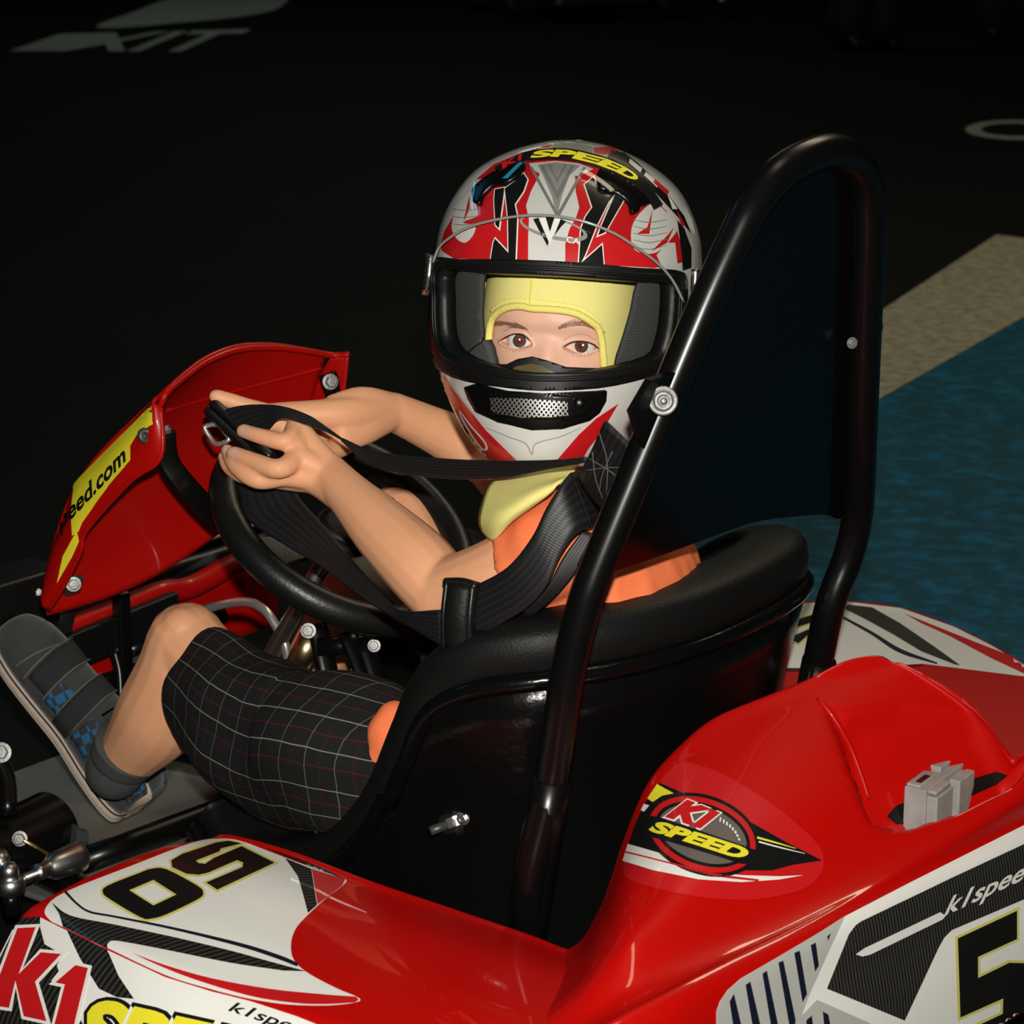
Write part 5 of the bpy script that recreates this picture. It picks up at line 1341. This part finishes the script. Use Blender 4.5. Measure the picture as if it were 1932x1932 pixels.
for p in LB + RBk: hd('spike', [qh(p)], M['blackvinyl'], r3 + .0004, 7)
for p in ([(300, 520), (335, 455), (395, 400), (428, 500), (425, 540), (345, 575), (415, 592), (402, 650), (355, 690), (305, 660), (282, 600)], [(1300, 610), (1345, 525), (1425, 465), (1500, 520), (1560, 600), (1530, 660), (1450, 740), (1370, 750), (1308, 715)]):
    hd('side_oval', [qh(p)], M['shellwhite'], r2, 7, smooth=True)
for p in ([(350, 575), (385, 500), (388, 420), (372, 470)], [(1330, 640), (1400, 640), (1420, 490), (1390, 600)], [(1410, 740), (1500, 690), (1540, 600), (1500, 650)]): hd('side_flash', [qh(p)], M['redvinyl'], r3, 7)
for k in range(5): hd('oval_line', [band(qh([(290 + k * 4, 500 + k * 42), (350, 506 + k * 42), (425, 500 + k * 40)]), [1, 1.5, 1])], M['silverd'], r3, 6) if k < 3 else None
for k in range(5): hd('oval_line', [band(qh([(1310, 560 + k * 38), (1400, 575 + k * 38), (1500, 560 + k * 36)]), [1, 1.5, 1])], M['silverd'], r3, 6)
hd('side_dark', [qh([(1560, 560), (1600, 610), (1640, 720), (1640, 830), (1590, 850), (1585, 760)])], M['blackvinyl'], r2)
hd('side_white', [qh([(1500, 690), (1545, 690), (1560, 820), (1470, 825), (1440, 760)])], M['shellwhite'], r3)
# raised intake vents
for p in ([(415, 430), (422, 388), (520, 310), (690, 245), (690, 290), (640, 340), (580, 370), (530, 372), (468, 430), (452, 480), (420, 470)], [(1115, 288), (1250, 330), (1340, 390), (1402, 445), (1385, 480), (1340, 490), (1330, 522), (1292, 530), (1280, 480), (1240, 440), (1190, 412), (1112, 390)]):
    hd('intake_vent', [qh(p)], M['blackgloss'], .005, 7, .005, smooth=True)
hd('intake_glint', [qh([(580, 345), (690, 240), (692, 262), (610, 345)])], mat('blue_glint_paint', (.02, .28, .5), .25, coat=.5), .0056, 6)  # blue highlight painted onto the black vent
# lower sides
hd('chin_black', [[(810, 690), (826, 712), (850, 760), (875, 800), (905, 840), (940, 874), (900, 884), (858, 850), (832, 795), (812, 735)]], M['blackvinyl'], r2)
hd('chin_red', [[(810, 664), (830, 700), (869, 750), (919, 812), (978, 870), (940, 880), (905, 840), (875, 797), (850, 754), (826, 709), (808, 690)]], M['redvinyl'], r2 + .0002)
hd('chin_red', [[(1166, 761), (1124, 789), (1091, 820), (1046, 872), (1092, 876), (1110, 845), (1136, 812)]], M['redvinyl'], r2)
hd('chin_loop', [sm(qh([(330, 1640), (400, 1730), (470, 1810), (490, 1860), (450, 1860), (380, 1760), (335, 1680)]), 3), sm(grow(qh([(330, 1640), (400, 1730), (470, 1810), (490, 1860), (450, 1860), (380, 1760), (335, 1680)]), -3), 3)], M['white'], r3, 6)
hd('chin_line', [band(qh([(480, 1740), (600, 1790), (700, 1830), (735, 1890), (760, 1830), (900, 1790), (1010, 1740)]), [1, 1.6, 2, 2.4, 2, 1.6, 1])], M['silver'], r2, 6)
# top of shell behind the visor
hd('crown_red', [qh([(780, 150), (850, 125), (870, 122), (830, 150)])], M['redvinyl'], r2)
hd('crown_red', [qh([(1085, 150), (1190, 145), (1230, 170), (1150, 190), (1090, 180)])], M['redvinyl'], r2)
hd('crown_silver', [qh([(860, 125), (960, 118), (1080, 145), (1085, 178), (960, 160), (850, 155)])], M['silver'], r2)
hd('crown_black', [qh([(1190, 165), (1260, 180), (1340, 240), (1430, 330), (1520, 430), (1600, 540), (1640, 640), (1560, 540), (1430, 400), (1290, 280), (1160, 205)])], M['blackvinyl'], r2)
for p in ([(1290, 215), (1360, 270), (1350, 295), (1285, 240)], [(1380, 290), (1450, 350), (1445, 380), (1370, 310)], [(1500, 410), (1560, 500), (1530, 500)], [(1600, 480), (1640, 560), (1660, 650), (1625, 590)]): hd('crown_flash', [qh(p)], M['white'], r3)
for p in ([(1430, 330), (1510, 400), (1500, 425), (1420, 350)], [(1550, 500), (1600, 590), (1580, 600)]): hd('crown_flash', [qh(p)], M['redvinyl'], r4)
hd('crown_red', [qh([(420, 330), (520, 245), (640, 195), (780, 150), (760, 175), (640, 215), (540, 270), (470, 325)])], M['redvinyl'], r2)
# brow emblem
em = [(860 + 190 * math.cos(t), 612 + 62 * math.sin(t) + .22 * 190 * math.cos(t)) for t in np.linspace(0, 2 * pi, 40, endpoint=False)]
em2 = [(855 + 172 * math.cos(t), 606 + 46 * math.sin(t) + .22 * 172 * math.cos(t)) for t in np.linspace(0, 2 * pi, 40, endpoint=False)]
hd('emblem_ring', [qh(em), qh(em2)], M['silver'], .0022, 5)
hd('emblem_shadow', [qh([(745, 560), (775, 552), (795, 570), (832, 690), (826, 712)])], M['blackvinyl'], .0022, 5)
hd('emblem_letter', [qh([(778, 560), (812, 548), (838, 640), (868, 548), (900, 560), (838, 700)])], M['white'], .0026, 5)
hd('emblem_shadow', [qh([(815, 548), (866, 548), (840, 630)])], M['blackvinyl'], .0026, 5)
hd('emblem_shadow', [qh([(900, 560), (930, 575), (905, 600), (862, 655)])], M['blackvinyl'], .0024, 5)
o = decal('emblem_lettering', text_shape('CA', qh([(930, 690), (1005, 705), (1008, 672), (935, 655)]), .02), hel_bvh, M['white'], shell, .0024, 4)
# raised visor
vis_low = qh([(165, 800), (200, 715), (260, 660), (350, 605), (500, 560), (700, 530), (880, 535), (1050, 570), (1200, 630), (1300, 690), (1450, 800), (1540, 900), (1605, 1025)])
vis_up = qh([(1690, 900), (1700, 740), (1600, 540), (1430, 350), (1250, 235), (1000, 158), (850, 148), (700, 168), (560, 235), (440, 310), (330, 420), (240, 520), (185, 640)])
vo_ = .0
visor = decal('visor', [op(vis_low, 4) + op(vis_up, 4)], vis_bvh, M['clear'], helmet, vo_, 9, .12); visor['label'] = 'clear flip-up visor'
def vtube(px, r, m, off): 
    pts = [onto(vis_bvh, *q_, off) for q_ in px]; pts = [q_ for q_ in pts if q_ is not None]
    return tube('visor_rim', pts, r, m, visor, n=1, seg=8)
vtube(op(vis_low, 5), .0013, mat('visor_edge', (.25, .24, .22), .2, coat=.5), vo_ - .001)
st_top = cr(qh([(520, 262), (620, 205), (700, 172), (850, 152), (1000, 162), (1200, 215), (1300, 270), (1380, 330), (1440, 410), (1480, 470)]), 6)
st_bot = cr(qh([(560, 285), (640, 238), (710, 222), (850, 212), (1000, 228), (1150, 275), (1260, 325), (1330, 370), (1395, 440), (1430, 500)]), 6)
decal('visor_strip', [[tuple(p) for p in st_top] + [tuple(p) for p in st_bot[::-1]]], vis_bvh, M['blackvinyl'], visor, vo_ + .0004, 8, .05)
def arc(c, u):
    i = u * (len(c) - 1); k = min(int(i), len(c) - 2); return c[k] + (c[k + 1] - c[k]) * (i - k)
wp = lambda u, v: arc(st_bot, .24 + .50 * u) * (1 - (.15 + .7 * v)) + arc(st_top, .24 + .50 * u) * (.15 + .7 * v)
decal('visor_lettering', text_shape('SPEED', [(0, 0), (1, 0), (1, 1), (0, 1)], .05, .2, warp=wp), vis_bvh, M['yellow'], visor, vo_ + .0009, 5, .05)
wp2 = lambda u, v: arc(st_bot, .02 + .18 * u) * (1 - (.1 + .8 * v)) + arc(st_top, .02 + .18 * u) * (.1 + .8 * v)
decal('visor_lettering', text_shape('K1', [(0, 0), (1, 0), (1, 1), (0, 1)], .05, .2, warp=wp2), vis_bvh, M['redvinyl'], visor, vo_ + .0009, 5, .05)
# hinge covers
for p in ([(135, 1000), (130, 940), (160, 820), (185, 755), (205, 770), (195, 880), (180, 960), (160, 1000)], [(1620, 840), (1655, 835), (1655, 900), (1640, 985), (1615, 960)]):
    hd('hinge_plate', [qh(p)], M['steel'], .010, 5, .006)
for k in range(7):
    hd('hinge_rib', [band(qh([(142 + (6 - k) * 6, 960 - k * 28), (186 + k * 1.5, 950 - k * 28)]), [2, 2])], M['blackplastic'], .0108, 4)
# inner padding
IN = np.array([[HC + (p - HC) * .885 for p in r] for r in HG]); Vi, Fi = gridVF(IN, cv=True)
in_bvh = BVHTree.FromPolygons([Vector(v) for v in Vi], Fi)
def pad_(name, poly, m, t, off=.0):
    o = decal(name, [poly], in_bvh, m, helmet, off, 8, .06)
    return thick(o, t, HC) if o else None
pad_('cheek_pad', sm(qh([(235, 800), (440, 845), (448, 900), (440, 1100), (445, 1230), (380, 1290), (330, 1320), (250, 1250), (225, 1100), (225, 900)]), 3), M['mesh'], .005)
pad_('cheek_pad', sm(qh([(1345, 925), (1420, 880), (1540, 900), (1540, 1200), (1450, 1370), (1250, 1390), (1225, 1360), (1260, 1250), (1310, 1080)]), 3), M['mesh'], .005)
pad_('brow_pad', qh([(225, 800), (440, 845), (700, 845), (900, 850), (1100, 868), (1345, 905), (1540, 910), (1540, 840), (1100, 800), (600, 780), (220, 770)]), M['sock'], .006)
pad_('lower_liner', qh([(300, 1330), (430, 1245), (455, 1290), (478, 1390), (330, 1350)]), M['sock'], .01, -.006)
# nose guard
ng = qh([(330, 1335), (480, 1375), (600, 1380), (660, 1350), (740, 1335), (830, 1360), (930, 1395), (1060, 1400), (1180, 1400), (1190, 1440), (1000, 1450), (860, 1455), (700, 1450), (480, 1425), (320, 1370)])
o = decal('nose_guard', [ng], in_bvh, M['rubber'], helmet, .004, 7, .06); thick(o, .003, HC)
decal('breath_guard', [qh([(600, 1430), (660, 1390), (740, 1375), (800, 1390), (870, 1430), (860, 1450), (620, 1450)])], in_bvh, mat('clear_brown_film', (.10, .075, .03), .2, coat=.3), o, .0052, 6, .06)
# ================================================================== SEAT BELT (fixed to the kart, its tongue held by the driver)
belt = empty('seat_belt', (0, 0, 0), kart); belt['label'] = 'black webbing shoulder belt'
def ribbon(name, e1, e2, m=None, n=6, t=.0016, parent=None):
    a = cr(np.array([D(*q) for q in e1]), n); b = cr(np.array([D(*q) for q in e2]), n)
    Gr = np.array([[p * (1 - k) + r * k for k in np.linspace(0, 1, 7)] for p, r in zip(a, b)])
    o = mk(name, *gridVF(Gr), m or M['web'], parent or belt)
    cc = Gr[:, 3]; Lc = np.concatenate([[0], np.cumsum(np.linalg.norm(np.diff(cc, axis=0), axis=1))]); uvl = o.data.uv_layers.new(name='UVMap')
    for p in o.data.polygons:
        for l in p.loop_indices:
            vi = o.data.loops[l].vertex_index; uvl.data[l].uv = (Lc[vi // 7], (vi % 7) / 6 * .05)
    solid(o, t, 0); return o
# lower strap from adjuster up to the tongue
ribbon('strap', [(446, 915, 2.50), (462, 975, 2.475), (521, 1018, 2.44), (608, 1071, 2.39), (701, 1140, 2.33), (764, 1177, 2.28), (841, 1224, 2.235)],
       [(545, 905, 2.475), (570, 945, 2.46), (612, 992, 2.43), (670, 1062, 2.385), (728, 1125, 2.335), (760, 1152, 2.28), (835, 1150, 2.235)])
# strap from adjuster to the shoulder
ribbon('strap', [(862, 1118, 2.235), (900, 1103, 2.22), (958, 1070, 2.19), (1003, 1015, 2.175), (1030, 960, 2.17), (1058, 915, 2.17), (1076, 892, 2.18)],
       [(880, 1215, 2.235), (910, 1196, 2.22), (985, 1153, 2.19), (1030, 1108, 2.175), (1058, 1050, 2.17), (1088, 1008, 2.17), (1115, 996, 2.18)])
ribbon('strap', [(1076, 892, 2.181), (1092, 890, 2.20), (1108, 905, 2.215), (1125, 935, 2.21)], [(1115, 996, 2.181), (1130, 990, 2.20), (1140, 990, 2.21), (1150, 985, 2.20)])
ribbon('strap', [(985, 1160, 2.22), (1030, 1112, 2.205), (1062, 1052, 2.20), (1100, 1000, 2.20)], [(1000, 1165, 2.225), (1055, 1118, 2.21), (1100, 1062, 2.20), (1130, 1010, 2.20)])
# sewn end at the hoop bracket
an = ribbon('anchor_strap', [(1142, 795, 2.078), (1120, 845, 2.10), (1098, 893, 2.13), (1108, 925, 2.165)], [(1212, 862, 2.060), (1190, 900, 2.078), (1165, 938, 2.108), (1142, 966, 2.15)], t=.004)
an_bvh = bvh_of(an)
def thr(name, lines, w=1.6):
    for ln in lines:
        pts = [onto(an_bvh, *q_, .0028) for q_ in cr(ln, 4)]; pts = [q_ for q_ in pts if q_ is not None]
        if len(pts) > 2: tube(name, pts, .00045, M['thread'], an, n=1, seg=6)
thr('stitching', [[(1135, 815), (1150, 870), (1148, 935)], [(1115, 862), (1160, 890), (1172, 905)], [(1122, 850), (1128, 900), (1143, 940)], [(1160, 850), (1140, 895), (1135, 930)], [(1105, 885), (1150, 880), (1178, 880)]])
thr('frayed_edge', [[(1150, 797), (1172, 815), (1185, 838), (1206, 862)]])
# upper strap from tongue, twisting over to the other shoulder
ribbon('strap', [(418, 778, 2.478), (440, 768, 2.470), (480, 763, 2.455), (530, 766, 2.435), (580, 782, 2.42), (620, 808, 2.41), (648, 828, 2.40)],
       [(480, 838, 2.462), (492, 825, 2.455), (508, 808, 2.445), (530, 789, 2.43), (575, 800, 2.42), (615, 815, 2.41), (646, 832, 2.40)])
ribbon('strap', [(646, 826, 2.40), (690, 846, 2.375), (740, 856, 2.35), (850, 866, 2.285), (950, 869, 2.22), (1040, 868, 2.17), (1105, 862, 2.135)],
       [(644, 832, 2.40), (690, 872, 2.375), (740, 890, 2.35), (850, 904, 2.29), (950, 901, 2.225), (1040, 884, 2.175), (1110, 872, 2.135)])
# adjuster
ac = D(868, 1162, 2.225); ah = nrm(D(874, 1098, 2.225) - D(868, 1225, 2.235)); aw = nrm(D(900, 1150, 2.22) - D(838, 1172, 2.235)); aw = nrm(aw - ah * (aw @ ah)); an_ = np.cross(ah, aw); an_ = an_ if an_ @ (np.array(CAM) - ac) > 0 else -an_
adj = empty('adjuster', (0, 0, 0), belt)
for k, (ca, hw) in enumerate(((-.013, .0035), (.0125, .004))):
    mk('adjuster_bar', *tubeVF([ac + aw * ca - ah * .031, ac + aw * ca + an_ * .004, ac + aw * ca + ah * .031], [(hw, .006)] * 3, 12, 5, up=an_), M['blackplastic'], adj)
for sg in (-1, 1):
    mk('adjuster_end', *tubeVF([ac + ah * .029 * sg - aw * .016, ac + ah * .031 * sg, ac + ah * .029 * sg + aw * .016], [(.004, .006)] * 3, 12, 5, up=an_), M['blackplastic'], adj)
o = mk('adjuster_roller', *tubeVF([ac - ah * .029 + an_ * .003, ac + an_ * .007, ac + ah * .029 + an_ * .003], [(.0125, .006)] * 3, 16, 5, up=an_), M['blackpad'], adj)
# tongue
tg = empty('buckle_tongue', (0, 0, 0), belt)
t0, t1 = D(402, 772, 2.488), D(505, 868, 2.462)
td = nrm(t1 - t0); tn = nrm(CF * -1 - td * (-CF @ td)); ts = np.cross(td, tn)
for off_, nm in ((-.0045, 'tongue_plate'), (.0045, 'tongue_plate')):
    mk(nm, *limbVF([t0 + ts * off_, (t0 + t1) / 2 + ts * off_, t1 + ts * off_], [(.0058, .010)] * 3, n=5, up=tn), M['blackplastic'], tg)
mk('tongue_latch', *tubeVF([D(*q_) for q_ in ((386, 806, 2.488), (410, 801, 2.486), (424, 815, 2.484), (432, 830, 2.482), (408, 838, 2.486), (396, 824, 2.488))], [(.0026, .0026)] * 6, 10, 3, closed=True), M['chrome'], tg)
# webbing underside by the thumb
# ================================================================== BACKGROUND
pants = mat('black_trousers', (.006, .006, .0065), .8, bump=.2, bscale=80)
jkt = mat('dark_jacket', (.012, .012, .014), .8, bump=.2, bscale=80)
def bystander(px, py, face, label, seed):
    c = P(px, py, z=0); root = empty('person', tuple(c)); tag(root, label, 'person', 'people standing at the far side of the hall')
    f = nrm(np.array([math.cos(face), math.sin(face), 0])); sd = np.array([-f[1], f[0], 0]); q = lambda a, b, z: f * a + sd * b + ZZ * z
    gb = G()
    for s_ in (-1, 1):
        gb.add(*limbVF([q(.02 * s_, .09 * s_, .92), q(.03, .10 * s_, .5), q(.0, .105 * s_, .12)], [.10, .082, .075], n=4))
        gb.add(*limbVF([q(0, .2 * s_, 1.42), q(-.02, .26 * s_, 1.12), q(.1, .24 * s_, .88)], [.062, .05, .042], n=4))
    gb.add(*limbVF([q(0, 0, .92), q(.02, 0, 1.2), q(0, 0, 1.42), q(.01, 0, 1.5)], [(.12, .16), (.11, .15), (.10, .19), (.055, .055)], n=4, up=sd))
    gb.add(*limbVF([q(.02, 0, 1.56), q(.03, 0, 1.68)], [.085, .095], n=4))
    remesh('body', gb, .022, jkt, root, 3)
    for s_ in (-1, 1):
        mk('trouser_leg', *tubeVF([q(.02 * s_, .09 * s_, .95), q(.03, .10 * s_, .5), q(.0, .105 * s_, .06)], [.108, .092, .098], 16, 4), pants, root)
        mk('shoe', *limbVF([q(-.06, .105 * s_, .05), q(.06, .107 * s_, .05), q(.16, .112 * s_, .04)], [(.045, .05), (.048, .05), (.045, .035)], n=4), M['rubber'], root)
bystander(1625, 92, 2.6, 'standing person in black trousers behind the roll hoop, nearer the middle', 1)
bystander(1905, 72, 2.2, 'standing person in black trousers at the far right edge', 2)
def far_kart(px, py, ang):
    c = P(px, py, z=0); root = empty('go_kart', tuple(c)); root.rotation_euler = (0, 0, ang)
    tag(root, 'dark go-kart parked far away beyond the driver', 'go-kart')
    for x, y, r in ((.5, .5, .13), (.5, -.5, .13), (-.5, .52, .14), (-.5, -.52, .14)):
        mk('tyre', *lathe((x, y - .06, r), (0, 1, 0), [(0, r * .5), (0, r * .9), (.02, r), (.1, r), (.12, r * .9), (.12, r * .5)], 20), M['rubber'], root)
    rows = [[(x, y, z) for y, z in ((-.62, .08), (-.6, .2), (-.42, .26), (-.3, .2), (0, .12), (.3, .2), (.42, .26), (.6, .2), (.62, .08))] for x in (-.35, -.1, .15, .32)]
    solid(mk('side_pod', *gridVF(surf(np.array(rows, float), 3, 3)), M['blackplastic'], root), .01)
    rows = [[(x + .05 * (1 - abs(y) / .4), y, z) for y in (-.4, -.2, 0, .2, .4)] for x, z in ((.68, .5), (.8, .35), (.9, .2), (.88, .08))]
    solid(mk('nose_panel', *gridVF(surf(np.array(rows, float), 3, 3)), M['blackplastic'], root), .01)
    tube('front_bumper', [(.8, -.55, .12), (.98, -.3, .12), (1.0, 0, .12), (.98, .3, .12), (.8, .55, .12)], .02, M['chrome'], root, n=4)
    mk('seat', *limbVF([(.1, 0, .12), (-.15, 0, .16), (-.25, 0, .5)], [(.2, .05), (.2, .06), (.16, .05)], n=5, up=(0, 0, 1)), M['blackseat'], root)
    for y in (-.1, .1): mk('glint_plate', *boxVF((.90, y * 2.6, .3), .01, .07, .06), M['white'], root, False)  # white plates added to stand in for bright glints
far_kart(1085, 30, -2.2)
# ================================================================== put the roots at the things' own bases
for root, base in ((helmet, HL(0, 0, -.155)), (person, np.array([0, .02, .10]))):
    root.location = tuple(base)
    for ch in root.children: ch.matrix_parent_inverse = Matrix.Translation(-Vector(base))
